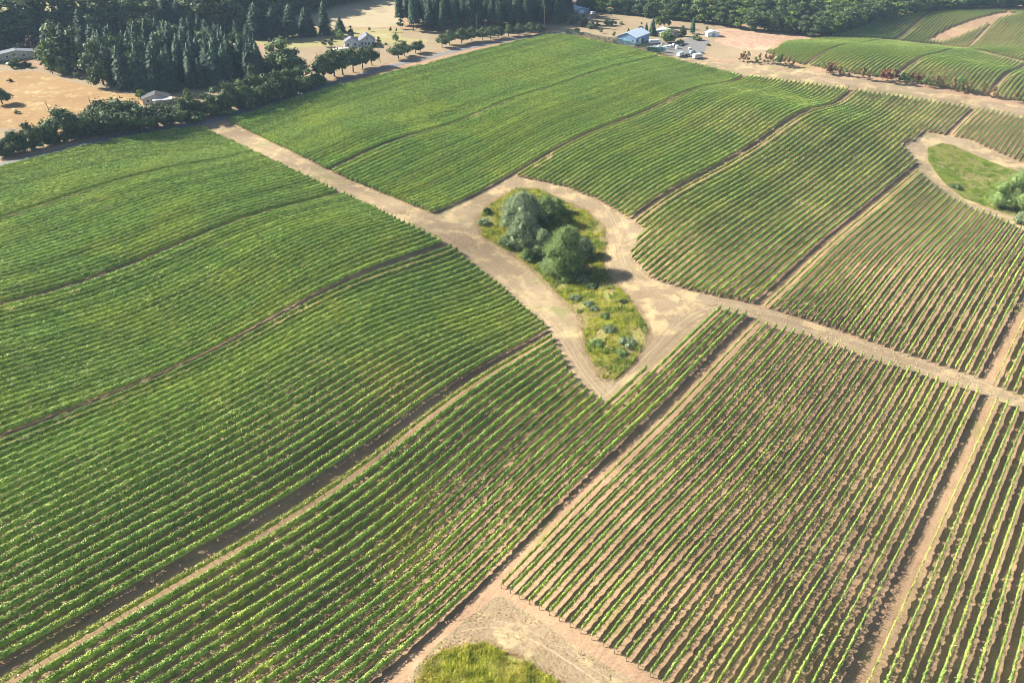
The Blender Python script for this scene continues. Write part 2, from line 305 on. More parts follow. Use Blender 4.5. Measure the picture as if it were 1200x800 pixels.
sheet('golden_field',[(-60,84),(45,84),(75,94),(105,101),(125,107),(165,113),(168,122),(140,135),(100,150),(60,160),(20,150),(-60,150)],M['gold'],.04,3)
sheet('pasture',[(262,42),(300,38),(380,34),(470,34),(470,44),(505,47),(478,58),(440,50),(380,54),(330,58),(300,52),(255,50)],M['olive'],.05,3)
sheet('mown_field',[(380,8),(430,-2),(470,-4),(474,30),(440,33),(400,31),(360,34),(300,38),(262,38),(300,30)],M['pale'],.05,4)
sheet('bare_field',[(700,14),(740,18),(775,20),(830,28),(850,31),(838,50),(800,48),(765,40),(720,38),(690,41),(665,37),(690,30)],M['tan'],.04,3)
sheet('harrowed_field',[(838,34),(880,34),(930,38),(962,43),(958,46),(920,47),(897,60),(870,58),(838,50)],M['plow'],.05,3)
sheet('gravel_yard',[(762,48),(790,50),(812,44),(832,48),(826,60),(818,70),(790,66),(768,60)],M['gravel'],.06,2)
sheet('dirt_track',R_TOP+R_BOT,M['dirt'],.04)
sheet('dirt_clearing',[(584,695),(640,733),(700,772),(755,806),(800,840),(440,840),(500,765),(545,725)],M['dirt'],.04)
sheet('farm_road',[(700,49),(780,66),(870,89),(930,96),(1000,105),(1060,114),(1125,124),(1200,139),(1290,160),(1290,148),(1200,126),(1125,112),(1060,100),(1000,92),(930,80),(905,66),(880,66),(850,74),(800,66),(770,56),(735,48)],M['dirt'],.05)
HOL=[(1056,172),(1083,155),(1112,160),(1131,163),(1150,172),(1175,183),(1200,193),(1290,228),(1290,305),(1200,272),(1165,255),(1137,245),(1108,230),(1087,214),(1075,202),(1073,192)]
sheet('hollow_track',HOL,M['dirt'],.04)
GROVE=[(559,257),(575,240),(605,222),(630,222),(655,234),(685,247),(707,267),(709,290),(706,310),(712,322),(732,345),(750,370),(758,385),(755,403),(740,428),(720,445),(705,443),(687,410),(682,372),(657,347),(625,315),(600,297),(566,277)]
sheet('grove_floor',GROVE,M['weedbed'],.10)
MEAD=[(1087,174),(1104,168),(1117,171),(1148,185),(1181,198),(1200,205),(1290,243),(1290,285),(1200,258),(1165,246),(1130,233),(1110,218),(1095,200),(1088,188)]
sheet('hollow_meadow',MEAD,M['hollow'],.10)
MOUND=[(500,775),(518,762),(545,756),(570,754),(590,764),(610,772),(640,790),(665,806),(680,840),(470,840),(488,800)]
sheet('mound_meadow',MOUND,M['weedbed'],.10)
ribbon('paved_road',[(-90,214),(-40,206),(0,194),(50,181),(100,169),(150,157),(200,149),(238,144),(262,137),(300,126),(340,113),(380,101),(420,89),(460,77),(500,68),(540,58),(580,50),(620,43),(655,38),(690,40)],6.0,M['asphalt'],.08)
ribbon('lane',[(262,137),(252,133),(240,127),(228,122),(205,118)],3.0,M['gravel'],.07)
def ruts(px,offs,wd,q=0):
    P=at_many(open_px(px))[0]
    for _ in range(8):P[1:-1]=(P[:-2]+2*P[1:-1]+P[2:])/4
    T=np.gradient(P,axis=0);T/=np.hypot(*T.T)[:,None];N=np.stack([-T[:,1],T[:,0]],1)
    for i,s in enumerate(offs):
        wob=vnoise(P[:,0],P[:,1],25,i)*.35
        ribbon('wheel_track',None,wd*random.uniform(.6,1.3),M['rut'] if i%3 else M['rutdark'],.055+.004*(i+q),world=P+N*(s+wob)[:,None],n=2)
RC=[(705,236),(722,250),(738,268),(733,282),(726,294),(729,308),(742,325),(765,340),(800,352),(840,362),(880,367),(940,382),(1008,408),(1097,436),(1170,461),(1240,492)]
ruts(RC,(-3,-1.9,-.9,.9,2.0,3.1),.28)
ruts([(250,150),(300,171),(350,194),(400,217),(450,241),(500,266),(545,293),(590,325),(630,357),(655,385),(668,410),(680,437),(700,459),(712,466)],(-2.2,-1.0,.2,.95,2.1,3.2),.28,6)
ruts([(712,466),(735,448),(765,412),(790,388),(815,365),(850,360)],(-1,.9,2.4),.3,12)
ruts([(700,52),(780,64),(850,75),(900,83),(980,96),(1060,107),(1125,117),(1200,131),(1280,147)],(-3,-1.1,1.1,3.4),.5,3)
ruts([(540,735),(580,722),(640,752),(700,792),(760,830)],(-2,-.8,.6,1.9),.22)
sheet('stubble_field',[(-100,60),(60,60),(300,30),(470,0),(470,-8),(-100,-8)],M['olive'],.04,4)
# ------------------------------------------------ vine rows
W=lambda px: at_many(px if len(px)<3 else densify(np.array(px,float),12))[0]
LEFT=W([(-140,250),(0,199),(100,173),(180,157),(236,150),(300,180),(400,227),(465,258),(528,289),(590,341),(640,385),(648,400),(655,414),(664,433),(676,449),(692,461),(712,475),(780,414),(838,361),(882,371),(990,1000),(-500,1000)])
TPOLY=W([(268,142),(380,106),(500,77),(560,61),(600,51),(640,43),(662,42),(735,57),(780,68),(870,90),(930,97),(1000,106),(1060,115),(1125,125),(1200,140),(1330,168)]+[(1330,525)]+R_TOP[::-1][1:])
RPOLY=W([(884,378),(938,390),(968,402),(1008,418),(1062,433),(1097,447),(1146,460),(1170,471),(1200,484),(1260,510),(1500,620),(1500,1100),(500,1100),(560,680)])
HOLW=W(HOL)
FPOLY=W([(897,63),(937,76),(962,80),(1000,87),(1060,95),(1100,103),(1160,113),(1200,120),(1310,140),(1310,110),(1200,75),(1130,58),(1035,48),(968,46),(925,50)])
F2POLY=W([(975,43),(1010,30),(1050,18),(1100,14),(1170,13),(1300,18),(1300,100),(1200,72),(1130,56),(1040,46)])
BARE=W([(1085,48),(1107,49),(1125,42),(1145,34),(1168,23),(1195,16),(1172,15),(1140,23),(1116,32),(1096,41)])
WEAK=[(W([p])[0],r) for p,r in [((1040,620),16),((985,660),14),((1000,560),14),((960,400),12),((840,300),14),((1010,290),14),((530,580),10),((620,570),10),((1130,380),12),((1040,350),12),((560,610),9),((1150,190),10),((930,250),12),((1090,120),12),((950,700),12),((1010,700),12),((1080,320),16),((900,480),12),((1000,480),12)]]
def vigor(x,y):
    g=np.ones(len(x))
    for c,r in WEAK:g-=.2*np.exp(-((x-c[0])**2+(y-c[1])**2)/(2*r*r))
    return np.clip(g+.08*vnoise(x,y,22,5),.3,1.2)
CAM=np.array([0,0,CAMH])
def sample_row(k,u0,u1,fr):
    """ground points every metre along a straight row"""
    us=np.arange(u0*S,u1*S,1.0)/S
    P=frame(np.full(len(us),float(k)),us,fr) if False else np.array(frame(float(k),us,fr)).reshape(-1,2)
    return us,P
def frame_pts(k,us,fr):
    v=float(k)+V0+(DT if fr=='T' else DF if fr=='F' else 0);p=PHI+(ROT*.01 if fr=='T' else 0)
    n=np.array([math.cos(p),-math.sin(p)]);r=np.array([math.sin(p),math.cos(p)])
    return (v*n+us[:,None]*r)*S,n,r
def segments(k,fr,polys,holes,ulim=(-40,320)):
    us=np.arange(ulim[0]*S,ulim[1]*S,.5)/S
    P,n,r=frame_pts(k,us,fr);ok=np.zeros(len(us),bool)
    for p in polys:ok|=inside(P,p)
    for p in holes:ok&=~inside(P,p)
    Z=ground(P[:,0],P[:,1]);x,y,d=project(P[:,0],P[:,1],Z)
    ok&=(d>5)&(x>-70)&(x<1270)&(y>-30)&(y<860)
    e=np.diff(np.r_[0,ok.astype(int),0]);a=np.where(e==1)[0];b=np.where(e==-1)[0]
    return [(us[i],us[j-1]) for i,j in zip(a,b) if us[j-1]-us[i]>2.0]
def tris(C,size,rng,flatz=.6,up=0):
    """random leaf triangles round the points C"""
    n=len(C);a=rng.normal(size=(n,3))*[1,1,flatz];a/=np.linalg.norm(a,axis=1)[:,None]
    b=rng.normal(size=(n,3))*[1,1,flatz];b-=a*(a*b).sum(1)[:,None];b/=np.linalg.norm(b,axis=1)[:,None]
    s=size[:,None]*rng.uniform(.7,1.3,(n,1))
    V=np.stack([C+a*s*.65,C-a*s*.35+b*s*.5,C-a*s*.35-b*s*.5],1).reshape(-1,3)
    return V
def tris_n(C,N,size,rng,jit=.6):
    """leaf triangles whose faces look roughly along N"""
    n=len(C);N=N+rng.normal(size=(n,3))*jit;N/=np.linalg.norm(N,axis=1)[:,None]+1e-9
    a=rng.normal(size=(n,3));a-=N*(a*N).sum(1)[:,None];a/=np.linalg.norm(a,axis=1)[:,None]+1e-9;b=np.cross(N,a)
    s=(size*rng.uniform(.7,1.3,n))[:,None]
    return np.stack([C+a*s*.65,C-a*s*.35+b*s*.5,C-a*s*.35-b*s*.5],1).reshape(-1,3)
BLK={'L':dict(w=.335,top=1.95,bot=.55,den=1.1),'A':dict(w=.25,top=1.95,bot=.5,den=1.0),'R':dict(w=.17,top=1.85,bot=.72,den=.7),'T':dict(w=.31,top=2.0,bot=.5,den=1.1),'F':dict(w=.32,top=1.95,bot=.45,den=1.1)}
def row_geo(k,fr,u0,u1,thin,blk,rng):
    us=np.arange(u0*S,u1*S+.01,1.0)/S;P,n,r=frame_pts(k,us,fr)
    # real rows are never ruler straight
    z=ground(P[:,0],P[:,1]);dist=np.sqrt((P[:,0])**2+P[:,1]**2+(z-CAMH)**2)
    s=us*S;L=s[-1]-s[0];vg=vigor(P[:,0],P[:,1])
    bp=BLK[blk]
    if blk=='L': # right hand side of the left field is thinner towards the camera
        q=np.clip((k+75)/55,0,1);w0=bp['w']*(1-.22*q);bp=dict(bp,bot=.25+.35*q)
    elif blk=='T':
        q=np.clip((k+60)/75,0,1);w0=bp['w']*(1-.42*q);bp=dict(bp,bot=.22+.5*q,den=bp['den']*(1-.2*q))
    else:w0=bp['w']
    if thin:w0*=.9 if k==-19 else .7;vg=vg*.9
    # per vine variation, one vine every 1.5 m
    vi=np.floor(np.r_[s]/1.5).astype(int)
    den=np.interp(dist,[110,170,240,320,420,620],[52,46,34,25,15,9])*bp['den']*vg*(.75 if thin else 1)
    cnt=rng.poisson(den)
    ss=np.repeat(s,cnt)+rng.random(cnt.sum())
    def per(a,amp,seed):  # per vine random
        h=np.sin((np.floor(a/1.5)+k*57.3+seed)*12.9898)*43758.5453;return 1+amp*(2*(h-np.floor(h))-1)
    v1=per(ss,.3,1);vgs=np.interp(ss,s,vg);ds=np.interp(ss,s,dist)
    N=len(ss);top=bp['top']*(.84+.16*vgs)*per(ss,.10,2)+.06*vnoise(ss,np.full(N,k*9.),.5,2)
    hz=bp['bot']+(top-bp['bot'])*rng.beta(1.7,1.0,N)
    wide=w0*v1*np.sqrt(vgs)*(.6+.75*np.sin(np.clip((hz-bp['bot'])/(top-bp['bot']),0,1)*math.pi)**.7)
    off=rng.normal(size=N)*wide*.62+.12*vnoise(ss,np.full(N,k*3.),6,8)
    base=np.stack([np.interp(ss,s,P[:,0]),np.interp(ss,s,P[:,1]),np.interp(ss,s,z)],1)
    C=base+np.outer(off,[n[0],n[1],0]);C[:,2]+=hz
    size=np.interp(ds,[110,170,300,420,620],[.24,.28,.38,.46,.62])
    ofs=off/np.maximum(wide,.1);T=tris_n(C,np.column_stack([ofs*n[0]*.9,ofs*n[1]*.9,np.full(N,1.25)]),size,rng,.42)
    # upright and side shoots: long thin triangles
    ns=rng.poisson(np.interp(dist,[120,200,280,340],[10,7,3,.01])*vg);sh=np.repeat(s,ns)+rng.random(ns.sum());nn=len(sh)
    if nn:
        c=np.stack([np.interp(sh,s,P[:,0]),np.interp(sh,s,P[:,1]),np.interp(sh,s,z)+bp['top']-rng.uniform(.15,.55,nn)],1)+np.outer(rng.normal(size=nn)*w0*.5,[n[0],n[1],0])
        d=np.column_stack([rng.normal(size=(nn,2))*.18,rng.uniform(.35,.75,nn)]);tt=np.array([r[0],r[1],0.])*.07;q=tt*rng.uniform(.6,1.5,(nn,1))+rng.normal(size=(nn,3))*.03
        T=np.concatenate([T,np.stack([c-q,c+q,c+d],1).reshape(-1,3)])
    # woody, leafy core
    st=np.interp(dist.mean(),[120,200,300,450],[.5,.75,1.3,2.4]);cs=np.arange(s[0],s[-1]+st,st);cs[-1]=s[-1];m=len(cs)
    cb=np.stack([np.interp(cs,s,P[:,0]),np.interp(cs,s,P[:,1]),np.interp(cs,s,z)],1);cv=np.interp(cs,s,vg)*per(cs,.3,1)*rng.uniform(.45,1.15,m);cv=np.where(rng.random(m)<{'R':.06,'A':.12}.get(blk,.08),.08,cv)
    if thin:cv=cv*.7
    bb=bp['bot'];prof=[(-.7,bb),(-1,bb*.5+.8),(0,1.6),(1,bb*.5+.8),(.7,bb)];V=[]
    for a,b in prof:
        o=a*w0*.75*cv+rng.normal(size=m)*.05;hh=b*(.85+.15*np.clip(cv,.3,1.2))+rng.normal(size=m)*.07
        hh=np.where(cv<.3,.9+(hh-.9)*.25,hh)
        q=cb+np.outer(o,[n[0],n[1],0]);q[:,2]+=hh;V.append(q)
    V=np.stack(V,1).reshape(-1,3);i=np.arange(m-1);F=[]
    for j in range(4):
        a=i*5+j;F+=[np.stack([a,a+1,a+6],1),np.stack([a,a+6,a+5],1)]
    F=np.concatenate(F);nt=len(T)//3
    FT=np.arange(nt*3).reshape(-1,3)+len(V)
    Vall=np.concatenate([V,T]);Fall=np.concatenate([F,FT])
    # trunks and line posts
    tv=tf=None
    if dist.min()<330:
        step=1.5 if dist.mean()<230 else 3.0
        ts=np.arange(s[0]+.6,s[-1],step);m=len(ts);tb=np.stack([np.interp(ts,s,P[:,0]),np.interp(ts,s,P[:,1]),np.interp(ts,s,z)],1)
        tb[:,:2]+=rng.normal(size=(m,2))*.04;post=(np.arange(m)%4==0)
        hgt=np.where(post,1.75,.95);rad=np.where(post,.05,.035)
        tv=[];
        for zz in(0,1):
            for a in range(3):
                ang=a*2.094;q=tb.copy();q[:,0]+=rad*math.cos(ang);q[:,1]+=rad*math.sin(ang);q[:,2]+=-.1 if zz==0 else 0
                if zz:q[:,2]+=hgt;q[:,:2]+=rng.normal(size=(m,2))*.03
                tv.append(q)
        tv=np.stack(tv,1).reshape(-1,3);b=np.arange(m)*6;tf=[]
        for a in range(3):
            c=(a+1)%3;tf+=[np.stack([b+a,b+c,b+3+c],1),np.stack([b+a,b+3+c,b+3+a],1)]
        tf=np.concatenate(tf)
    ends=[(np.r_[P[0],z[0]],-r),(np.r_[P[-1],z[-1]],r)]
    return Vall,Fall,tv,tf,ends,dist
pm=MB();pm.cyl((0,0,-.2),(0,0,1.75),.075,.065,6).cyl((0,.9,0),(0,.03,1.55),.012,.012,4)
POST=bpy.data.meshes.new('end_post');POST.from_pydata(pm.v,[],pm.f);POST.materials.append(M['wood'])
ALL=[]
LG={-20,-46,-72,-98}
LA={-98:('uppermost alley of the left field','alley of the left field'),}
def lname(k):
    if k<-98:return 'L',k+123,'below the shaded road, left field'
    if k<-72:return 'L',k+98,'below the uppermost alley of the left field'
    if k<-46:return 'L',k+72,'below the second alley from the top of the left field'
    if k<-20:return 'L',k+46,'below the third alley from the top of the left field'
    return 'A',k+20,'right of the alley ending at the grove tip'
for k in range(-123,-1):
    if k in LG:continue
    for a,b in segments(k,'L',[LEFT],[],(-10,80.2 if k>=-6 else 90)):
        bl,i,ph=lname(k);ALL.append((k,'L',a,b,bl,k in(-19,),i,ph,'left field'))
for k in range(0,75):
    if k in(25,51):continue
    for a,b in segments(k,'L',[RPOLY],[],(30.2,120)):
        if k<25:i,ph=k+1,'right of the pale foreground alley'
        elif k<51:i,ph=k-25,'right of the pale right edge alley'
        else:i,ph=k-51,'at the far right edge of the foreground'
        ALL.append((k,'L',a,b,'R',k in(0,26),i,ph,'foreground right field'))
for k in range(-122,90):
    if k in(-79,-53,-27,-1,25,51):continue
    for j,(a,b) in enumerate(segments(k,'T',[TPOLY],[HOLW],(60,206))):
        if k<-79:i,ph=k+123,'below the road oaks, upper field'
        elif k<-53:i,ph=k+79,'below the uppermost alley of the upper field'
        elif k<-27:i,ph=k+53,'below the alley above the grove'
        elif k<-1:i,ph=k+27,'below the alley that starts right of the grove'
        elif k<25:i,ph=k+1,'below the alley into the green hollow'
        else:i,ph=k-25,'right of the last alley, upper field'
        if k>=-27 and j==1:ph+=', beyond the hollow'
        ALL.append((k,'T',a,b,'T',k in(-52,-26,0,26),i,ph,'upper field'))
for k in range(-62,30):
    if k%21==0:continue
    for j,(a,b) in enumerate(segments(k,'F',[FPOLY],[],(200,300))):
        ALL.append((k,'F',a,b,'F',False,k%21,'in the field beyond the young trees','far field'))
    for j,(a,b) in enumerate(segments(k,'F',[F2POLY],[BARE],(200,420))):
        ALL.append((k,'F',a,b,'F',False,k%21,'in the far terrace','far terrace'))
def pxlen(r):
    P,_,_=frame_pts(r[0],np.array([r[2],r[3]]),r[1]);x,y,d=project(P[:,0],P[:,1],ground(P[:,0],P[:,1]));return math.hypot(x[1]-x[0],y[1]-y[0])*350/d.mean()
ALL.sort(key=pxlen,reverse=True)
rest={};ntri=0
for idx,(k,fr,a,b,bl,thin,i,ph,fld) in enumerate(ALL):
    rng=np.random.default_rng(k*31+ord(fr)*977+int(a*7)%997+5)
    V,F,tv,tf,ends,dist=row_geo(k,fr,a,b,thin,bl,rng);ntri+=len(F)
    lm=M['vine_thin'] if thin else M['vine']
    if idx<300:
        o0=ends[0][0]
        lab=('sparse yellowish first' if thin else 'leafy green '+ordinal(max(i,1)))+' vine row '+ph
        e=empty('vine_row',tuple(o0),lab,'vine row','vine rows of the '+fld)
        put(bpy.data.objects.new('canopy',npmesh('canopy',V-o0,F,lm)),parent=e)
        if tv is not None:put(bpy.data.objects.new('trunks',npmesh('trunks',tv-o0,tf,M['wood'])),kind='stuff',parent=e)
        if dist.min()<420:
            for p,d in ends:
                q=bpy.data.objects.new('end_post',POST);q.location=tuple(p+np.r_[d,0]*.15-o0);q.rotation_euler=(0,0,math.atan2(d[1],d[0])-math.pi/2);put(q,parent=e)
    else:
        rest.setdefault(fld,[]).append((V,F))
for fld,L_ in rest.items():
    o=0;FF=[]
    for V,F in L_:FF.append(F+o);o+=len(V)
    put(bpy.data.objects.new('vine_rows',npmesh('vine_rows',np.concatenate([v for v,_ in L_]),np.concatenate(FF),M['vine'])),
        'distant green vine rows of the '+fld,'vines',kind='stuff')
print('vine rows',len(ALL),'tris',ntri)
# ------------------------------------------------ trees
def blob(c,r,n=2,rng=RNG,jit=.18,sq=(1,1,1)):
    """a dented ball used as the dense inside of a crown lump"""
    nu,nv=7,4;V=[];
    for j in range(nv+1):
        th=math.pi*j/nv
        for i in range(nu):
            ph=2*math.pi*(i+.5*(j%2))/nu;k=r*(1+jit*rng.normal())
            V.append((c[0]+k*sq[0]*math.sin(th)*math.cos(ph),c[1]+k*sq[1]*math.sin(th)*math.sin(ph),c[2]+k*sq[2]*math.cos(th)))
    F=[]
    for j in range(nv):
        for i in range(nu):
            a=j*nu+i;b=j*nu+(i+1)%nu;F+=[(a,b,b+nu),(a,b+nu,a+nu)]
    return np.array(V),np.array(F)
def lumps_crown(lumps,nleaf,leaf,rng,core=.5):
    """lumps: list of (centre, radius). leaves sit on and just inside each lump"""
    Vs=[];Fs=[];o=0
    for c,r in lumps:
        V,F=blob(c,r*core,rng=rng,jit=.3);Vs.append(V);Fs.append(F+o);o+=len(V)
    A=np.array([r*r for _,r in lumps]);pick=rng.choice(len(lumps),nleaf,p=A/A.sum())
    C=np.array([c for c,_ in lumps])[pick];R=np.array([r for _,r in lumps])[pick]
    d=rng.normal(size=(nleaf,3));d/=np.linalg.norm(d,axis=1)[:,None];d[:,2]=np.where(d[:,2]<-.3,-d[:,2]*.5,d[:,2])
    P=C+d*(R*rng.uniform(.45,1.15,nleaf))[:,None]*[1,1,.85]
    T=tris_n(P,d+np.array([0,0,.35]),leaf*rng.uniform(.6,1.6,nleaf),rng,.75);n=len(T)//3
    Fs.append(np.arange(n*3).reshape(-1,3)+o);Vs.append(T)
    return np.concatenate(Vs),np.concatenate(Fs)
def trunk_mb(h,r,limbs,rng,base=0):
    m=MB();bend=rng.normal(size=2)*.03*h
    m.cyl((0,0,-.4),(bend[0],bend[1],h),r,r*.6,7)
    for c,_ in limbs:
        m.cyl((bend[0]*.8,bend[1]*.8,h*.75),(c[0]*.8,c[1]*.8,c[2]),r*.45,r*.15,5)
    return m
def oak(H,Wd,nl,leaf,matl,seed,nlump=9,trunkh=.3,flat=.8):
    rng=np.random.default_rng(seed);L=[]
    for i in range(nlump):
        a=rng.uniform(0,6.28);q=math.sqrt(rng.uniform(0,1))*Wd*.34;r=rng.uniform(.17,.27)*Wd
        zz=H*trunkh+r*.5+rng.uniform(.0,1)*(H*(1-trunkh)-r*1.5)*(1-.5*q/(Wd*.34))
        L.append(((q*math.cos(a),q*math.sin(a),zz),r))
    L.append(((0,0,H-.22*Wd*flat),.22*Wd))
    V,F=lumps_crown(L,nl,leaf,rng)
    V[:,2]=np.clip(V[:,2],H*trunkh*.55,None)
    return V,F,trunk_mb(H*trunkh+.2*H,max(.12,Wd*.03),L[:5],rng)
def fir(H,Wd,nl,seed,bare=.08,pw=.8):
    rng=np.random.default_rng(seed);Vs=[];Fs=[];o=0
    # ragged dense core in tiers
    nt_=9;nu=8
    V=[];
    for j in range(nt_+1):
        t=bare+(1-bare)*j/nt_;R=Wd*.5*(1-t)**pw*.5
        for i in range(nu):
            a=2*math.pi*(i+.5*(j%2))/nu;k=R*(1+.3*rng.normal());V.append((k*math.cos(a),k*math.sin(a),H*t+rng.normal()*H*.012))
    F=[]
    for j in range(nt_):
        for i in range(nu):
            a=j*nu+i;b=j*nu+(i+1)%nu;F+=[(a,b,b+nu),(a,b+nu,a+nu)]
    Vs.append(np.array(V));Fs.append(np.array(F));o=len(V)
    # drooping branches: long triangles, then twigs on them
    n=nl;t=bare+(1-bare)*(1-np.sqrt(rng.random(n)));R=Wd*.5*(1-t)**pw*rng.uniform(.65,1.2,n)+.15
    a=rng.random(n)*6.283;d=np.stack([np.cos(a),np.sin(a)],1);z0=H*t
    tip=np.column_stack([d*R[:,None],z0-R*.22+rng.normal(size=n)*.2]);root=np.column_stack([d*(R*.35)[:,None],z0+R*.15])
    side=np.column_stack([-d[:,1],d[:,0],np.zeros(n)])*(.10*R+.22)[:,None]
    mid=root*.45+tip*.55
    T=np.stack([root,mid+side,tip,root,tip,mid-side],1).reshape(-1,3)
    T+=rng.normal(size=T.shape)*.12
    Vs.append(T);Fs.append(np.arange(len(T)).reshape(-1,3)+o)
    m=MB();m.cyl((0,0,-.4),(0,0,H*.96),Wd*.035,.03,6)
    return np.concatenate(Vs),np.concatenate(Fs),m
TPL={}
def template(key,kind,H,Wd,matl,seed,**kw):
    if kind=='fir':V,F,m=fir(H,Wd,kw.get('nl',420),seed,kw.get('bare',.08),kw.get('pw',.8))
    else:V,F,m=oak(H,Wd,kw.get('nl',1500),kw.get('leaf',.5),matl,seed,kw.get('nlump',9),kw.get('trunkh',.3))
    me=npmesh('crown',V,F,M[matl]);tm=bpy.data.meshes.new('trunk');tm.from_pydata(m.v,[],m.f);tm.materials.append(M['bark'])
    TPL[key]=(me,tm,H,Wd)
for i in range(4):template('fir%d'%i,'fir',24,[11,12.5,9.5,12][i],'fir',50+i,bare=[.05,.08,.12,.04][i],pw=[.42,.55,.4,.5][i],nl=850)
for i in range(2):template('tallfir%d'%i,'fir',28,9,'fir',60+i,bare=.2,pw=.5,nl=800)
for i in range(4):template('oak%d'%i,'oak',8,9.5,'oak',20+i,nlump=[11,13,10,12][i],trunkh=.24,nl=2200,leaf=.42)
for i in range(4):template('wood%d'%i,'oak',13,11,'hedge',30+i,nlump=16,trunkh=.02,nl=2600,leaf=.62)
for i in range(3):template('bush%d'%i,'oak',3.6,5,'hedge',40+i,nlump=7,trunkh=.05,nl=500,leaf=.42)
template('lightwood','oak',11,9,'light',71,nlump=10,trunkh=.1,nl=1100,leaf=.6)
template('lightbush','oak',4,5,'light',72,nlump=7,trunkh=.05,nl=500,leaf=.45)
template('ball','oak',8,11,'ash',73,nlump=13,trunkh=.08,nl=2200,leaf=.45)
template('purple','oak',9,11,'purple',74,nlump=11,trunkh=.1,nl=1400,leaf=.55)
template('young_green','oak',5,3.8,'ash',75,nlump=6,trunkh=.25,nl=420,leaf=.42)
template('young_bronze','oak',5,3.7,'bronze',76,nlump=6,trunkh=.25,nl=420,leaf=.42)
template('young_red','oak',5,3.9,'red',77,nlump=6,trunkh=.25,nl=420,leaf=.42)
template('young_dark','oak',5,4.0,'oak',78,nlump=6,trunkh=.25,nl=420,leaf=.42)
def tree(key,name,x,y,hpx,label,group=None,wf=1.0,cat='tree',xy=None,H=None):
    if xy is None:
        X=at(x,y);h,_=size_at(x,y,hpx)
    else:X=xy;h=H
    me,tm,H0,W0=TPL[key];s=h/H0
    e=empty(name,(X[0],X[1],gz(*X)-.05),label,cat,group,random.uniform(0,6.28),(s*wf,s*wf,s))
    put(bpy.data.objects.new('trunk',tm),parent=e);put(bpy.data.objects.new('crown',me),parent=e)
    return e
# --- oaks and hedge along the paved road, left to right
OAKS=[(3,183,20,1.1),(21,180,28,1.0),(33,178,16,.9),(40,174,32,.9),(50,172,24,.8),(58,168,24,.9),(79,164,39,1.15),(98,158,24,1.1),(112,157,28,1.3),(124,151,36,1.0),(128,155,34,1.2),(146,154,40,1.2),(160,151,34,1.2),(168,156,32,1.2),(185,150,28,1.2),(204,147,24,1.3)]
ol=['dark oak leaning at the left edge of the road','round dark oak beside the left end of the shaded road','small bushy oak between two taller road oaks','tall oak standing left of the sandy verge','slender oak in the left group of road oaks','open branched oak left of the white sandy patch','large broad oak left of the roadside thicket','dark oak at the left end of the roadside thicket','wide low oak in the roadside thicket below the golden field','straggly tall oak with open twigs below the golden field','oak in the thicket straight below the shed','tall dense oak left of the grey roofed shed','oak in front of the grey roofed shed','dark oak just below the shed','oak right of the shed, over the road','low dark oak near the lane junction']
for i,(x,y,h,wf) in enumerate(OAKS):tree('oak%d'%(i%4),'oak_tree',x,y,h,ol[i],'oaks along the paved road',wf)
HB=[(215,140,20),(226,138,24),(243,137,22),(256,133,25),(270,130,28),(285,128,28),(300,124,30),(314,121,27),(328,117,28),(340,113,26),(352,109,24),(364,106,20),(375,101,15)]
for i,(x,y,h) in enumerate(HB):tree('wood%d'%(i%4),'hedge_tree',x,y-1,h*1.22,'dark bushy roadside tree, '+ordinal(i+1)+' from the lane junction rightwards','dark hedge trees along the road',1.15)
for i in range(22):
    x=8+i*17.2;y=np.interp(x,[0,92,230,262,380],[184,162,143,134,99])+random.uniform(-2,1);tree('bush%d'%(i%3),'hedge_bush',x,y,random.uniform(10,15),'dark thicket bush, '+ordinal(i+1)+' from the left under the roadside trees','thicket bushes along the road',1.3,'bush')
OAK2=[(380,94,32,.9),(392,90,34,.9),(402,88,32,.95),(414,85,30,.9),(425,80,26,1.0),(436,77,25,.8),(467,69,19,1.25),(474,66,18,1.0),(487,63,15,1.0),(493,61,14,.9),(518,56,16,1.1),(527,53,18,1.0),(541,51,19,1.1),(553,49,18,1.1),(566,48,17,1.0),(575,46,16,1.0),(584,45,15,1.1),(596,43,15,1.1),(608,42,15,1.1),(621,41,15,1.2),(632,40,13,1.1)]
for i,(x,y,h) in enumerate([(12,182,20),(64,168,22),(88,160,26),(105,158,26),(118,152,30),(138,152,34),(153,150,30),(176,152,26),(195,146,24),(214,138,24)]):tree('wood%d'%(i%4),'thicket_tree',x,y,h,'dark filler tree between the roadside oaks, '+ordinal(i+1)+' from the left','thicket trees along the road',1.15)
l2=['oak at the left end of the group below the white house','twisted oak left below the white house','dense oak below the small roof by the house','oak straight below the white house','oak right below the white house','thin oak left of the utility pole','broad umbrella shaped oak right of the utility pole','dark oak overlapping the umbrella shaped oak','light crowned oak right of the umbrella shaped oak','straggly oak at the right end of that small group']
for i,(x,y,h,wf) in enumerate(OAK2):
    lab=l2[i] if i<10 else ordinal(i-9)+' oak in the long roadside line below the tall firs'
    tree('oak%d'%((i*3+1)%4),'oak_tree',x,y,h,lab,'oaks along the paved road',wf)
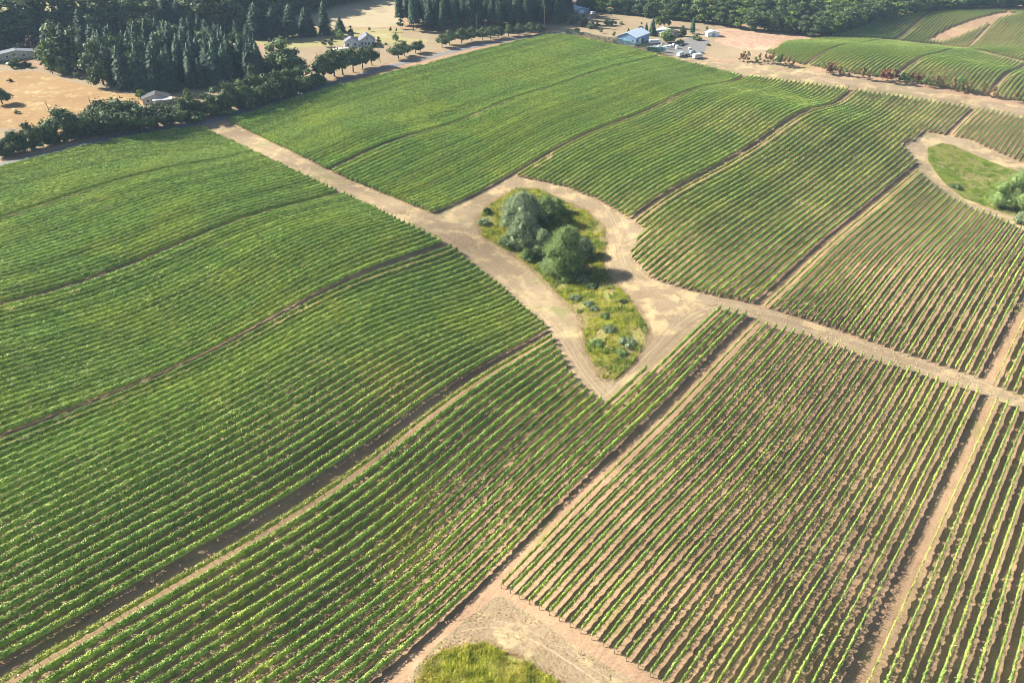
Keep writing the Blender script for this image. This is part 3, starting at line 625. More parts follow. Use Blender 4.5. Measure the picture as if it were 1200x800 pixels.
# --- big round trees right of the plantation
for x,y,h,k,wf,lab in [(334,96,52,'wood1',1.35,'huge rounded dark tree right of the fir plantation'),(322,93,42,'wood2',.8,'dark tree left against the huge rounded tree'),(350,92,36,'wood3',.8,'dark tree right against the huge rounded tree'),(306,96,46,'fir0',1.0,'dark fir between plantation and rounded tree'),(299,105,30,'wood0',.9,'pale green tree by the bare white snag'),(222,125,22,'lightwood',.8,'light green leafy tree right of the shed'),(166,116,12,'lightbush',1,'light green bush left of the shed'),(73,88,18,'ball',.75,'round bright green tree at the golden field edge'),(92,92,13,'wood2',.8,'small dark tree right of the round bright green tree'),(62,87,40,'lightwood',.55,'slim light green tree against the dark left clump'),(42,60,20,'purple',.95,'purple leaved tree behind the long roof'),(27,79,11,'bush0',1,'dark bush in front of the long roof'),(17,80,10,'bush1',1,'dark round bush left of the driveway'),(25,60,10,'bush2',1.2,'olive bush above the long roof'),(52,68,12,'lightbush',1.2,'light green bush at the right end of the long roof'),(5,62,22,'wood0',1,'dark tree at the left edge by the long roof'),(-8,72,26,'wood1',1,'dark tree cut by the left frame edge'),(12,96,4,'bush2',1.4,'lone low bush in the golden field'),(20,133,5,'lightbush',1.2,'low green bush below the golden field'),(3,122,20,'oak1',1.2,'oak at the left edge of the golden field'),(62,140,1.5,'bush0',1,'tiny bush at the golden field corner')][:-1]:
    tree(k,'broadleaf_tree' if h>14 else 'bush',x,y,h,lab,None,wf,'tree' if h>14 else 'bush')
for i,(x,y,h) in enumerate([(66,80,52),(76,82,56),(86,84,58),(96,84,52),(104,60,50),(112,52,34)]):
    tree(('wood%d'%(i%4)) if i%2 else 'fir%d'%(i%4),'dark_tree',x,y,h,ordinal(i+1)+' tall dark tree of the clump left of the plantation','dark tree clump left of the plantation',1.15)
for x,y,h,lab in [(20,77,15,'dark round tree half hiding the left part of the long house'),(47,73,14,'dark round tree half hiding the right part of the long house'),(34,79,9,'leafy bush in front of the long house door')]:tree('wood2','garden_tree',x,y,h,lab,None,1.0)
# --- plantation: front row first
def forest(poly,n,keys,hr,name,label,group,seed,tbl,wf=(.9,1.15),mind=4.5):
    rng=np.random.default_rng(seed);P=W(poly);x0,y0=P.min(0);x1,y1=P.max(0);pts=[]
    tries=0
    while len(pts)<n and tries<n*60:
        tries+=1;q=np.array([rng.uniform(x0,x1),rng.uniform(y0,y1)])
        if not inside(q[None],P)[0]:continue
        if pts and min(np.hypot(*(np.array(pts)-q).T))<mind:continue
        pts.append(q)
    pts.sort(key=lambda q:q[1])
    for i,q in enumerate(pts):
        k=keys[rng.integers(len(keys))];tree(k,name,0,0,0,label+' '+near(q[0],q[1],tbl,0)[0]+', '+('front' if i<len(pts)/3 else 'middle' if i<len(pts)*2/3 else 'back')+' rows',group,rng.uniform(*wf),xy=(q[0],q[1]),H=rng.uniform(*hr))
    return len(pts)
def near(x,y,table,front):
    X_,Y_,_=project(np.array([x]),np.array([y]),ground([x],[y]));s=[n for a,n in table if X_[0]<a][0];return s,X_[0],Y_[0]
nf=0
nf+=forest([(118,100),(130,104),(160,107),(200,109),(240,107),(300,98),(310,84),(290,70),(250,62),(200,62),(150,66),(112,78)],105,['fir0','fir1','fir2','fir3','fir1','wood0'],(16,25),'fir_tree','plantation fir','firs of the plantation',1,[(140,'at the left corner'),(175,'left of the shed'),(205,'straight behind the shed'),(250,'right of the shed'),(9999,'at the right end')],mind=4.2)
for i,(x,y,h,wf) in enumerate([(303,45,40,1.5),(323,45,36,1.6),(343,44,38,1.5),(361,42,33,1.6),(382,41,38,1.05),(399,38,18,1.7)]):
    tree('fir%d'%(i%4),'fir_tree',x,y,h*1.05,['wide fir at the left end of the five field firs','second of the five field firs','third and densest of the five field firs','fourth of the five field firs, right side','tall narrow spire shaped fir left of the white house','short fir behind the white house'][i],'firs on the pasture',wf)
for x,y,h,k,wf,lab in [(399,46,12,'ball',.7,'round light green tree behind the white house'),(412,44,14,'wood1',.7,'dark tree touching the roof of the white house'),(381,55,9,'young_dark',1.2,'small bushy tree left of the white house'),(389,57,13,'young_dark',.8,'thin upright tree left of the white house'),(392,45,10,'young_green',1.2,'thin light tree behind the white house'),(439,55,5,'bush0',1,'dark bush at the front corner of the white house'),(444,52,9,'young_dark',1,'small dark tree right of the white house'),(464,48,10,'ball',.7,'round green tree in the pasture'),(433,37,5,'young_dark',1.1,'tiny tree above the white house'),(458,38,6,'young_dark',1.1,'tiny round tree in the mown field'),(465,38,5,'young_dark',1,'tiny thin tree beside the tiny round tree'),(470,34,12,'young_dark',1.2,'brownish small tree left of the tall firs'),(452,52,2,'bush1',1.3,'low shrub right of the white house')]:
    tree(k,'garden_tree' if h>=9 else 'shrub',x,y,h,lab,None,wf,'tree' if h>=9 else 'shrub')
nf+=forest([(472,38),(520,39),(560,34),(600,35),(660,30),(672,20),(660,6),(600,4),(540,6),(480,16),(468,28)],135,['tallfir0','tallfir1','tallfir0','fir2'],(25,31),'fir_tree','tall straight fir','tall firs above the road',2,[(500,'at the left end above the road'),(550,'left of the middle utility pole'),(600,'right of the middle utility pole'),(640,'left of the tallest utility pole'),(9999,'at the right end near the white sheds')],mind=5.2)
def wood(front,depth,n,keys,hr,name,label,group,seed,mind,wf,tbl):
    P=np.array(W(front));B=P*1.0;d=P/np.hypot(*P.T)[:,None];B=P+d*depth
    poly=np.concatenate([P,B[::-1]]);rng=np.random.default_rng(seed);x0,y0=poly.min(0);x1,y1=poly.max(0);pts=[];cand=np.column_stack([rng.uniform(x0,x1,40000),rng.uniform(y0,y1,40000)]);cand=cand[inside(cand,poly)]
    # the front edge first, evenly, so that no gap opens
    E=densify(P,mind*.9)[:];E=E[:int(np.hypot(*np.diff(P,axis=0).T).sum()/(mind*.9))]
    pts=[e for e in E]
    A=np.array(pts)
    for q in cand:
        if len(pts)>=n:break
        if np.hypot(*(A-q).T).min()<mind:continue
        pts.append(q);A=np.vstack([A,q])
    for i,q in enumerate(pts):
        e='edge' if i<len(E) else 'inner'
        tree(keys[rng.integers(len(keys))],name,0,0,0,label[0 if i<len(E) else 1]+' '+near(q[0],q[1],tbl,0)[0],group,rng.uniform(*wf),xy=(q[0]+rng.normal(),q[1]+rng.normal()),H=rng.uniform(*hr))
    print(name,len(pts))
wood([(-60,60),(0,50),(60,46),(120,43),(200,43),(262,38),(300,30),(340,18),(385,7),(435,-4)],170,240,['fir0','wood1','wood3','wood1','wood2','fir2'],(20,29),'dark_wood_tree',['front edge tree of the far left wood','inner tree of the far left wood'],'trees of the far upper left wood',3,7.6,(1.1,1.5),[(50,'behind the long house'),(120,'behind the dark clump'),(200,'behind the plantation left half'),(280,'behind the plantation right half'),(9999,'above the pasture')])
wood([(684,12),(720,16),(760,19),(800,24),(830,27),(870,34),(910,38),(950,42),(975,41),(1000,32),(1040,20),(1090,12),(1150,9),(1240,8)],170,270,['wood0','wood1','wood2','wood3','wood1','lightwood'],(12,18),'broadleaf_wood_tree',['front edge tree of the top right wood','inner tree of the top right wood'],'broadleaf trees of the top right wood',4,7.8,(1.15,1.5),[(760,'right of the white sheds'),(830,'behind the farmyard'),(900,'behind the white field shed'),(960,'above the harrowed field'),(1050,'above the terrace left end'),(9999,'above the terrace right end')])
# farmyard trees
for x,y,h,k,wf,lab in [(782,50,17,'ball',1.05,'big round tree beside the pale blue barn'),(764,42,22,'fir3',1.1,'dark conifer behind the barn roof'),(757,38,12,'fir1',1,'small conifer left behind the barn roof'),(751,37,11,'wood2',.7,'bush behind the barn roof left'),(772,32,20,'lightwood',.7,'light green tree behind the round tree'),(779,32,28,'wood0',.7,'tall dark tree behind the farmhouse'),(760,21,24,'wood3',.9,'tall dark tree left behind the farmyard'),(811,40,20,'fir2',1,'bluish conifer right of the farmhouse'),(799,43,13,'wood1',1,'leafy tree hiding the farmhouse right side'),(816,47,8,'bush0',1.3,'dark bush by the gravel yard'),(797,52,6,'bush2',1.2,'dark bush over the parked cars'),(736,41,8,'fir0',1.3,'small dark fir left behind the barn'),(720,44,7,'young_dark',1.2,'small green tree left of the barn'),(705,39,5,'young_dark',1.5,'small olive tree in the dry field'),(700,33,7,'young_dark',1.3,'thin tree beside the field hedge'),(694,34,9,'bush0',1.1,'dark round bush left of the field hedge'),(711,30,8,'bush1',1.1,'first bush of the dark field hedge'),(718,30,7,'bush2',1.1,'second bush of the dark field hedge'),(728,29,4,'bush0',1.1,'low right end of the dark field hedge'),(676,38,6,'bush1',1,'dark bush by the shade strip corner'),(666,40,6,'bush0',.9,'leftmost dark bush at the shade strip corner'),(828,37,6,'young_dark',.9,'thin tree left of the white trailer'),(830,54,3,'bush2',1.4,'low dry shrub right of the gravel yard'),(720,51,4,'bush1',1.1,'bush at the left corner of the barn'),(682,41,3,'bush2',1.4,'low grey shrub above the shade strip'),(660,27,17,'wood1',1,'dark bush mass right of the tall firs'),(674,29,16,'wood2',1,'dark tree below the white sheds'),(684,31,14,'wood3',1,'dark tree at the right end below the white sheds')]:
    tree(k,'farmyard_tree' if h>8 else 'small_bush',x,y,h,lab,None,wf,'tree' if h>8 else 'bush')
# young ornamental trees along the top dirt road
YT=[(867,73,9,'d'),(871,73,11,'d'),(875,74,12,'b'),(885,76,8,'d'),(890,73,9,'b'),(896,75,10,'g'),(900,76,10,'b'),(905,76,12,'b'),(910,77,11,'g'),(914,78,12,'d'),(919,79,11,'d'),(924,80,12,'d'),(928,80,8,'d'),(963,84,10,'g'),(968,87,12,'b'),(973,88,12,'r'),(978,86,10,'g'),(983,88,9,'g'),(989,89,8,'g'),(995,90,8,'b'),(1005,90,9,'g'),(1010,93,12,'b'),(1017,94,10,'d'),(1027,95,10,'g'),(1034,94,11,'r'),(1039,97,14,'r'),(1045,94,12,'g'),(1050,95,11,'r'),(1056,99,12,'d'),(1062,97,9,'d'),(1068,95,9,'r'),(1074,97,10,'r'),(1080,98,9,'r'),(1084,102,12,'g'),(1090,99,9,'b'),(1096,102,12,'b'),(1103,103,12,'b'),(1114,107,14,'d'),(1122,104,13,'g'),(1127,108,13,'d'),(1132,110,13,'d'),(1151,112,12,'g'),(1157,114,8,'d'),(1163,115,12,'b'),(1189,120,11,'b'),(1210,124,11,'g')]
cn={'g':('young_green','green'),'b':('young_bronze','bronze tinged'),'r':('young_red','reddish'),'d':('young_dark','dark green')}
for i,(x,y,h,c) in enumerate(YT):
    if c in 'dg' and i%5<3:c='b'
    k,nm=cn[c];where='in the left cluster' if i<13 else 'in the middle line' if i<41 else 'near the right edge'
    n_=i+1 if i<13 else i-12 if i<41 else i-40
    tree(k,'young_tree',x,y,h*1.2,'%s young roadside tree, %s from left %s'%(nm,ordinal(n_),where),'young trees along the top dirt road',random.uniform(.7,.9))
print('forest',nf)
# ------------------------------------------------ grove trees, close enough to need fine leaves
def grove_tree(name,x,y,hpx,wpx,matl,seed,label,nl,leaf=.34,nlump=16,low=.02,cat='tree',trunkh=.08,stretch=1.0):
    X=at(x,y);h,mpp=size_at(x,y,hpx);wd=wpx*mpp
    rng=np.random.default_rng(seed);L=[]
    for i in range(nlump):
        t=(i+.5)/nlump;a=i*2.4+rng.uniform(-.4,.4);env=math.sqrt(max(.05,1-(2*abs(t-.42))**2.2))
        q=math.sqrt(rng.uniform(.35,1))*wd*.5*env*.62;r=wd*rng.uniform(.17,.26)
        L.append(((q*math.cos(a),q*math.sin(a),max(r*.55,h*low+t*(h-r*1.0))),r))
    L.append(((0,0,h-wd*.16),wd*.18))
    V,F=lumps_crown(L,int(nl*2),leaf*.85,rng,.5);V[:,2]=np.clip(V[:,2],-.3,None)
    e=empty(name,(X[0],X[1],gz(*X)),label,cat,None)
    trunk_mb(h*.6,max(.08,wd*.025),L[:6],rng).build('trunk',M['bark'],e)
    put(bpy.data.objects.new('crown',npmesh('crown',V,F,M[matl])),parent=e);return e
grove_tree('willow_tree',612,262,40,58,'willow',1,'broad grey green willow at the back left of the grove',7000,nlump=22)
grove_tree('willow_tree',640,262,34,34,'ash',2,'dark green tree right behind the back willow',3500)
grove_tree('willow_tree',600,268,26,30,'willow',3,'willow lobe at the left rim of the grove',3000)
grove_tree('willow_tree',614,290,42,48,'willow',4,'round grey willow in the left middle of the grove',6500,nlump=20)
grove_tree('willow_tree',636,300,32,30,'sage',5,'small silvery willow between the round willow and the tall tree',3500)
grove_tree('leafy_tree',662,326,62,58,'ash',6,'tall bright green tree in the centre right of the grove',12000,nlump=26)
grove_tree('leafy_tree',683,303,26,32,'willow',7,'tree behind the right shoulder of the tall grove tree',3500)
grove_tree('leafy_tree',650,312,30,24,'ash',8,'low green tree at the left foot of the tall grove tree',2500)
for i,(x,y,h,wp,ml,lab) in enumerate([(628,288,24,30,'willow','low willow dome filling the middle of the thicket'),(602,252,22,34,'willow','low willow dome at the top left of the thicket'),(652,250,19,30,'ash','low green dome at the top right of the thicket'),(594,287,13,22,'ash','low bush at the left foot of the thicket'),(643,318,18,26,'willow','grey green dome at the front of the thicket'),(668,282,18,26,'ash','green dome behind the tall grove tree'),(618,304,13,20,'ash','small bush below the round willow')]):grove_tree('thicket_bush',x,y,h,wp,ml,200+i,lab,2200,nlump=10,cat='bush')
grove_tree('leafy_tree',1188,247,54,62,'ash',9,'dark leafy tree in the green hollow at the right edge',7000)
grove_tree('bush',1196,262,16,22,'sage',10,'grey green bush below the tree in the hollow',1500,cat='bush')
SH=[(683,332,14,16,'sage','silvery shrub below the tall grove tree'),(694,338,9,14,'oak','dark shrub right of the silvery shrub'),(674,351,8,13,'sage','grey green shrub on the grove floor, upper left'),(690,358,8,13,'sage','grey green shrub in the middle of the grove floor'),(697,364,7,11,'sage','second grey shrub, just below the middle one'),(708,372,7,12,'hedge','low green shrub in the weeds'),(714,388,10,17,'sage','pale shrub in the lower middle of the weeds'),(735,404,7,22,'sage','wide grey green shrub near the right rim of the weeds'),(700,404,7,16,'hedge','dark green shrub in the lower left of the weeds'),(728,415,6,14,'hedge','dark green shrub near the bottom of the weeds'),(731,355,5,9,'oak','small dark shrub on the right bank of the grove'),(571,250,9,9,'oak','small dark bush at the upper left rim of the grove'),(567,262,8,14,'willow','low bush at the left tip of the grove'),(634,312,7,9,'hedge','dark low shrub under the willows'),(1119,221,5,14,'oak','small dark bush on the meadow edge in the hollow')]
for i,(x,y,h,wp,ml,lab) in enumerate(SH):grove_tree('shrub',x,y,h*.75,wp*1.3,{'hedge':'ash','oak':'hedge','sage':'willow' if i%2 else 'sage'}.get(ml,ml),100+i,lab,700,leaf=.28,nlump=7,cat='shrub')
# ------------------------------------------------ tall grass and weeds
def blades(name,poly,dens,m,hr,label,seed,mask=None,w=.10):
    rng=np.random.default_rng(seed);P=poly;x0,y0=P.min(0);x1,y1=P.max(0);n=int((x1-x0)*(y1-y0)*dens)
    q=np.column_stack([rng.uniform(x0,x1,n),rng.uniform(y0,y1,n)]);q=q[inside(q,P)]
    X,Y,d=project(q[:,0],q[:,1],ground(q[:,0],q[:,1]));q=q[(X>-60)&(X<1260)&(Y<850)]
    if mask is not None:q=q[mask(q)]
    n=len(q);hh=rng.uniform(*hr,n)*(1+.6*vnoise(q[:,0],q[:,1],2.2,seed))
    b=np.column_stack([q,ground(q[:,0],q[:,1])+.05]);a=rng.random(n)*6.283
    s=np.column_stack([np.cos(a),np.sin(a),np.zeros(n)])*w*rng.uniform(.7,1.6,(n,1));l=rng.normal(size=(n,3))*[.32,.32,0]*hh[:,None];l[:,2]=hh
    T=np.stack([b-s,b+s,b+l],1).reshape(-1,3)
    put(bpy.data.objects.new(name,npmesh(name,T,np.arange(n*3).reshape(-1,3),m)),label,'weeds',kind='stuff');return n
GW=W(GROVE);MW=W(MEAD);UW=W(MOUND);nb=0
nb+=blades('weeds',GW,26,M['weed'],(.25,.8),'yellow green weeds covering the grove floor',3,lambda q:vnoise(q[:,0],q[:,1],5,9)>-.35,.16)
nb+=blades('tall_weeds',GW,7,M['weedy'],(.5,1.2),'tall fresh green weeds in clumps on the grove floor',31,lambda q:vnoise(q[:,0],q[:,1],3.2,12)>.12,.24)
nb+=blades('dry_grass',GW,10,M['straw'],(.2,.6),'straw coloured dry grass between the grove weeds',4,lambda q:vnoise(q[:,0],q[:,1],5,9)<.0,.10)
nb+=blades('meadow_straw',MW,11,M['straw'],(.2,.6),'straw patches in the green hollow meadow',15,lambda q:vnoise(q[:,0],q[:,1],6,9)>-.05,.15)
nb+=blades('meadow_grass',MW,14,M['weedy'],(.25,.7),'bright green grass filling the hollow on the right',5,None,.2)
nb+=blades('mound_weeds',UW,60,M['weed'],(.25,.9),'yellow green weeds on the mound at the bottom edge',6,lambda q:vnoise(q[:,0],q[:,1],3,4)>-.5,.11)
DT_=W(R_TOP+R_BOT);DC_=W([(584,695),(640,733),(700,772),(755,806),(800,840),(440,840),(500,765),(545,725)])
nb+=blades('track_straw',DT_,2.2,M['straw'],(.08,.28),'short dry grass stubble scattered on the dirt tracks',21,lambda q:vnoise(q[:,0],q[:,1],3.5,9)>-.1,.13)
nb+=blades('track_straw',DC_,9,M['straw'],(.08,.3),'short dry grass stubble on the foreground dirt clearing',22,lambda q:vnoise(q[:,0],q[:,1],2.5,9)>-.3,.08)
def rim(poly,wd,dens,seed,label):
    P=densify(poly,.5);rng=np.random.default_rng(seed);n=int(len(P)*dens);j=rng.integers(len(P),size=n)
    q=P[j]+rng.normal(size=(n,2))*wd;X,Y,_=project(q[:,0],q[:,1],ground(q[:,0],q[:,1]));q=q[(X>-40)&(X<1240)&(Y<840)];n=len(q)
    hh=rng.uniform(.1,.35,n);b=np.column_stack([q,ground(q[:,0],q[:,1])+.04]);a=rng.random(n)*6.283;s=np.column_stack([np.cos(a),np.sin(a),np.zeros(n)])*.12
    l=rng.normal(size=(n,3))*[.3,.3,0]*hh[:,None];l[:,2]=hh;T=np.stack([b-s,b+s,b+l],1).reshape(-1,3)
    put(bpy.data.objects.new('grass_fringe',npmesh('grass_fringe',T,np.arange(n*3).reshape(-1,3),M['straw'])),label,'grass',kind='stuff')
rim(GW,.9,34,11,'pale dry grass fringe round the grove');rim(UW,.5,26,12,'pale dry grass fringe round the foreground mound');rim(MW,.8,12,13,'pale dry grass fringe round the green hollow')
print('blades',nb)
# ------------------------------------------------ buildings, vehicles, poles
for n_,c in dict(bluewall=(.22,.36,.55),whiteroof=(.58,.68,.8),white=(.78,.78,.77),greyroof=(.07,.07,.085),brownroof=(.15,.12,.12),slate=(.15,.165,.20),housewall=(.5,.54,.58),greenroof=(.33,.37,.33),bluegrey=(.3,.42,.52),tyre=(.03,.03,.03),dark=(.04,.04,.05),redp=(.35,.04,.04),cream=(.6,.55,.45),pole=(.16,.12,.09),snag=(.5,.48,.44),skyblue=(.25,.5,.65)).items():
    M[n_]=flat(n_+'_paint' if n_ not in('greyroof','brownroof') else n_+'_shingle',c,.55 if n_!='tyre' else .9,.1,.8)
g,nt,b=mat('window_glass',.15,.5);b.inputs['Base Color'].default_value=(.05,.07,.09,1);M['glass']=g
def gable(e,Wd,Ln,h,rise,wall,roof,x0=0,y0=0,ov=.5,names=('wall','roof'),windows=(),doors=()):
    """a block Wd wide (x), Ln long (y), ridge along y; local coordinates"""
    m=MB();x1=x0+Wd;y1=y0+Ln;xm=(x0+x1)/2
    m.add([(x0,y0,-.6),(x1,y0,-.6),(x1,y1,-.6),(x0,y1,-.6),(x0,y0,h),(x1,y0,h),(x1,y1,h),(x0,y1,h),(xm,y0,h+rise),(xm,y1,h+rise)],
          [(0,1,5,8,4),(1,2,6,5),(2,3,7,9,6),(3,0,4,7)])
    m.build(names[0],wall,e)
    r=MB();t=.22;k=rise/(Wd/2)
    for s in(-1,1):
        xe=xm+s*(Wd/2+ov);ze=h-k*ov
        r.add([(xm,y0-ov,h+rise+.03),(xe,y0-ov,ze+.03),(xe,y1+ov,ze+.03),(xm,y1+ov,h+rise+.03),(xm,y0-ov,h+rise+t),(xe,y0-ov,ze+t),(xe,y1+ov,ze+t),(xm,y1+ov,h+rise+t)],
              [(0,1,2,3),(4,7,6,5),(0,4,5,1),(1,5,6,2),(2,6,7,3)])
    r.build(names[1],roof,e)
    for sd_,u,z,w_,hh in windows:   # sd_: 'x0','x1','y0','y1'
        q=MB();f=MB()
        if sd_[0]=='x':
            X=x0 if sd_=='x0' else x1;s=-1 if sd_=='x0' else 1
            a,b_=sorted((X,X+s*.05));q.box(a,b_,y0+u,y0+u+w_,z,z+hh);a,b_=sorted((X,X+s*.09))
            for d in(0,1):f.box(a,b_,y0+u-.1+d*(w_+.1),y0+u+d*(w_+.1),z-.1,z+hh+.1)
            f.box(a,b_,y0+u,y0+u+w_,z+hh,z+hh+.1)
        else:
            Y=y0 if sd_=='y0' else y1;s=-1 if sd_=='y0' else 1
            a,b_=sorted((Y,Y+s*.05));q.box(x0+u,x0+u+w_,a,b_,z,z+hh);a,b_=sorted((Y,Y+s*.09))
            for d in(0,1):f.box(x0+u-.1+d*(w_+.1),x0+u+d*(w_+.1),a,b_,z-.1,z+hh+.1)
            f.box(x0+u,x0+u+w_,a,b_,z+hh,z+hh+.1)
        wi=f.build('window',M['white'],e);q.build('pane',M['glass'],wi)
    for sd_,u,w_,hh,mt in doors:
        q=MB()
        if sd_=='x1':q.box(x1,x1+.08,y0+u,y0+u+w_,0,hh)
        elif sd_=='x0':q.box(x0-.08,x0,y0+u,y0+u+w_,0,hh)
        else:q.box(x0+u,x0+u+w_,y0-.08,y0,0,hh)
        dd=q.build('door',M[mt],e)
def site(px,py,ang_to=None,name='building',label='',cat='building'):
    X=at(px,py);rz=0
    if ang_to:
        B=at(*ang_to);rz=math.atan2(B[1]-X[1],B[0]-X[0])
    return empty(name,(X[0],X[1],gz(*X)),label,cat,None,rz)
A_=at(722.5,51);B_=at(744.5,54.2);C_=at(765,50.3)
wAB=math.hypot(B_[0]-A_[0],B_[1]-A_[1]);lBC=math.hypot(C_[0]-B_[0],C_[1]-B_[1])
e=site(722.5,51,(744.5,54.2),'barn','large pale blue metal barn with a white gabled roof','barn')
gable(e,wAB,lBC*1.32,4.8,2.8,M['bluewall'],M['whiteroof'],doors=[('y0',wAB*.36,wAB*.28,3.6,'skyblue'),('x1',lBC*.3,4,3.4,'white'),('x1',lBC*.62,2.6,2.6,'dark')],windows=[('y0',1.5,2,1.4,1.1),('y0',wAB-3,2,1.4,1.1),('x1',2,2,1.4,1.1)])
e=site(422,55,(438,54.5),'house','white gabled house with blue grey roof beside the oaks','house')
gable(e,10.5,13,3.6,3.4,M['housewall'],M['slate'],windows=[('y0',1.0,1.2,1.3,1.5),('y0',3.2,1.2,1.3,1.5),('y0',5.6,1.2,1.3,1.5),('y0',8.2,1.2,1.3,1.5),('x1',3,1.2,1.6,1.3),('x1',8,1.2,1.6,1.3),('y0',4.6,4.6,1.2,.9)])
gable(e,9.8,9,3.2,3.0,M['housewall'],M['slate'],x0=-10.2,y0=-1.5,windows=[('y0',1.4,1.2,1.6,1.3),('y0',6,1.2,1.6,1.3)],doors=[('y0',3.6,1.3,2.2,'white')])
q=MB();q.box(-6,-4.9,4,5.1,4,8.2);q.build('chimney',M['brownroof'],e)
e=site(394,65,(412,62),'garden_shed','low shed with a pale pink roof below the white house','shed');gable(e,12,6,2.4,.9,M['cream'],M['cream'],doors=[('y0',4,2.4,2,'dark')])
e=site(168,123,(198,121),'shed','small house with dark grey roof and a white lean to','house')
gable(e,13,9,2.6,2.0,M['cream'],M['greyroof'],windows=[('y0',2,1.2,1.2,1),('y0',9,1.2,1.2,1)],doors=[('y0',5.5,1.1,2.1,'white')])
q=MB();q.add([(5,-3.2,2.2),(14.5,-3.2,2.2),(14.5,.2,2.75),(5,.2,2.75),(5,-3.2,2.35),(14.5,-3.2,2.35),(14.5,.2,2.9),(5,.2,2.9)],[(0,3,2,1),(4,5,6,7),(0,1,5,4),(1,2,6,5),(2,3,7,6),(3,0,4,7)]);q.build('awning',M['white'],e)
for xx in(5.2,9.7,14.2):
    q=MB();q.box(xx,xx+.15,-3.1,-2.95,-.3,2.25);q.build('awning_post',M['white'],e)
e=site(-12,73,(52,66),'long_house','long low house with a grey roof near the left edge','house');gable(e,30,10,2.7,2.2,M['cream'],M['slate'],windows=[('y0',4,1.5,1.2,1.1),('y0',9,1.5,1.2,1.1),('y0',18,1.5,1.2,1.1),('y0',24,1.5,1.2,1.1)],doors=[('y0',13.5,1.1,2.1,'white')])
e=site(774,44,(800,42),'farmhouse','farmhouse with grey green roof behind the big round tree','house');gable(e,16,10,3,2.4,M['cream'],M['greenroof'],windows=[('y0',2,1.4,1.2,1.2),('y0',7,1.4,1.2,1.2),('y0',12,1.4,1.2,1.2)],doors=[('y0',10,1.1,2.1,'white')])
e=site(829,43.5,(843,43.5),'field_shed','small white shed at the edge of the harrowed field','shed');gable(e,9,7,2.8,1.1,M['white'],M['whiteroof'],doors=[('y0',3.2,2.6,2.3,'skyblue')],windows=[('x1',2,1.2,1.2,1)])
e=site(674,16.5,(692,15.5),'white_shed','white roofed shed at the edge of the tall firs','shed');gable(e,13,14,3,1.6,M['bluewall'],M['whiteroof'],doors=[('y0',4,4,2.7,'white')])
e=site(676,10.5,(692,10),'white_shed','long pale blue shed behind the white roofed shed','shed');gable(e,14,10,4,1.5,M['bluewall'],M['whiteroof'],doors=[('y0',5,4,3,'white')],windows=[('y0',1.5,1.4,1.6,1)])
# vehicles -----------------------------------------------------------------
def wheels(e,xs,wd,r=.38,nm='wheel'):
    for x in xs:
        for s in(-1,1):
            q=MB();q.cyl((x,s*(wd/2-.12),r),(x,s*(wd/2+.08),r),r,r,12);wo=q.build(nm,M['tyre'],e)
            q=MB();q.cyl((x,s*(wd/2+.08),r),(x,s*(wd/2+.11),r),r*.5,r*.5,8);q.build('rim',M['white'],wo)
def prof_body(name,prof,wd,mt,e,taper=.0):
    m=MB();n=len(prof);m.add([(x,-wd/2+(taper if z>1 else 0),z) for x,z in prof]+[(x,wd/2-(taper if z>1 else 0),z) for x,z in prof],
        [tuple(range(n)),tuple(range(2*n-1,n-1,-1))]+[(i,n+i,n+(i+1)%n,(i+1)%n) for i in range(n)])
    return m.build(name,M[mt],e)
def car(px,py,to,label,mt,kind='car'):
    e=site(px,py,to,'pickup_truck' if kind=='pickup' else 'parked_'+kind,label,'truck' if kind=='pickup' else kind)
    if kind=='van':
        prof_body('body',[(-2.7,.4),(2.7,.4),(2.7,1.1),(2.3,1.25),(1.6,2.2),(-2.6,2.3),(-2.7,2.1)],2.0,mt,e,.08);W_=2.0
        q=MB();q.add([(1.72,-.85,2.1),(2.32,-.85,1.3),(2.32,.85,1.3),(1.72,.85,2.1)],[(0,1,2,3)]).build('windscreen',M['glass'],e)
        q=MB();q.box(.2,1.5,-1.04,-.99,1.3,1.9).build('side_window',M['glass'],e);wheels(e,(-1.8,1.8),2.0)
    elif kind=='pickup':
        prof_body('body',[(-2.8,.5),(2.7,.5),(2.7,1.05),(1.3,1.15),(-.6,1.15),(-.62,.85),(-2.7,.85),(-2.8,1.15)],1.9,mt,e)
        prof_body('cabin',[(1.2,1.14),(.6,1.75),(-.45,1.78),(-.6,1.14)],1.7,mt,e,.12)
        q=MB();q.box(-.35,.6,-.86,-.78,1.25,1.6).build('side_window',M['glass'],e);wheels(e,(-1.8,1.8),1.85,.42)
    else:
        prof_body('body',[(-2.2,.35),(2.2,.35),(2.25,.75),(1.2,.9),(-1.7,.95),(-2.25,.85)],1.8,mt,e)
        prof_body('cabin',[(1.15,.89),(.5,1.42),(-1.1,1.45),(-1.75,.93)],1.6,mt,e,.1)
        q=MB();q.box(-1.1,.5,-.82,-.72,.98,1.32).build('side_window',M['glass'],e);q=MB();q.box(-1.1,.5,.72,.82,.98,1.32).build('side_window',M['glass'],e)
        wheels(e,(-1.4,1.4),1.75,.33)
    for s in(-.65,.65):
        q=MB();q.box(2.2 if kind=='car' else 2.66,2.27 if kind=='car' else 2.73,s-.18,s+.18,.6,.78).build('headlight',M['white'],e)
    return e
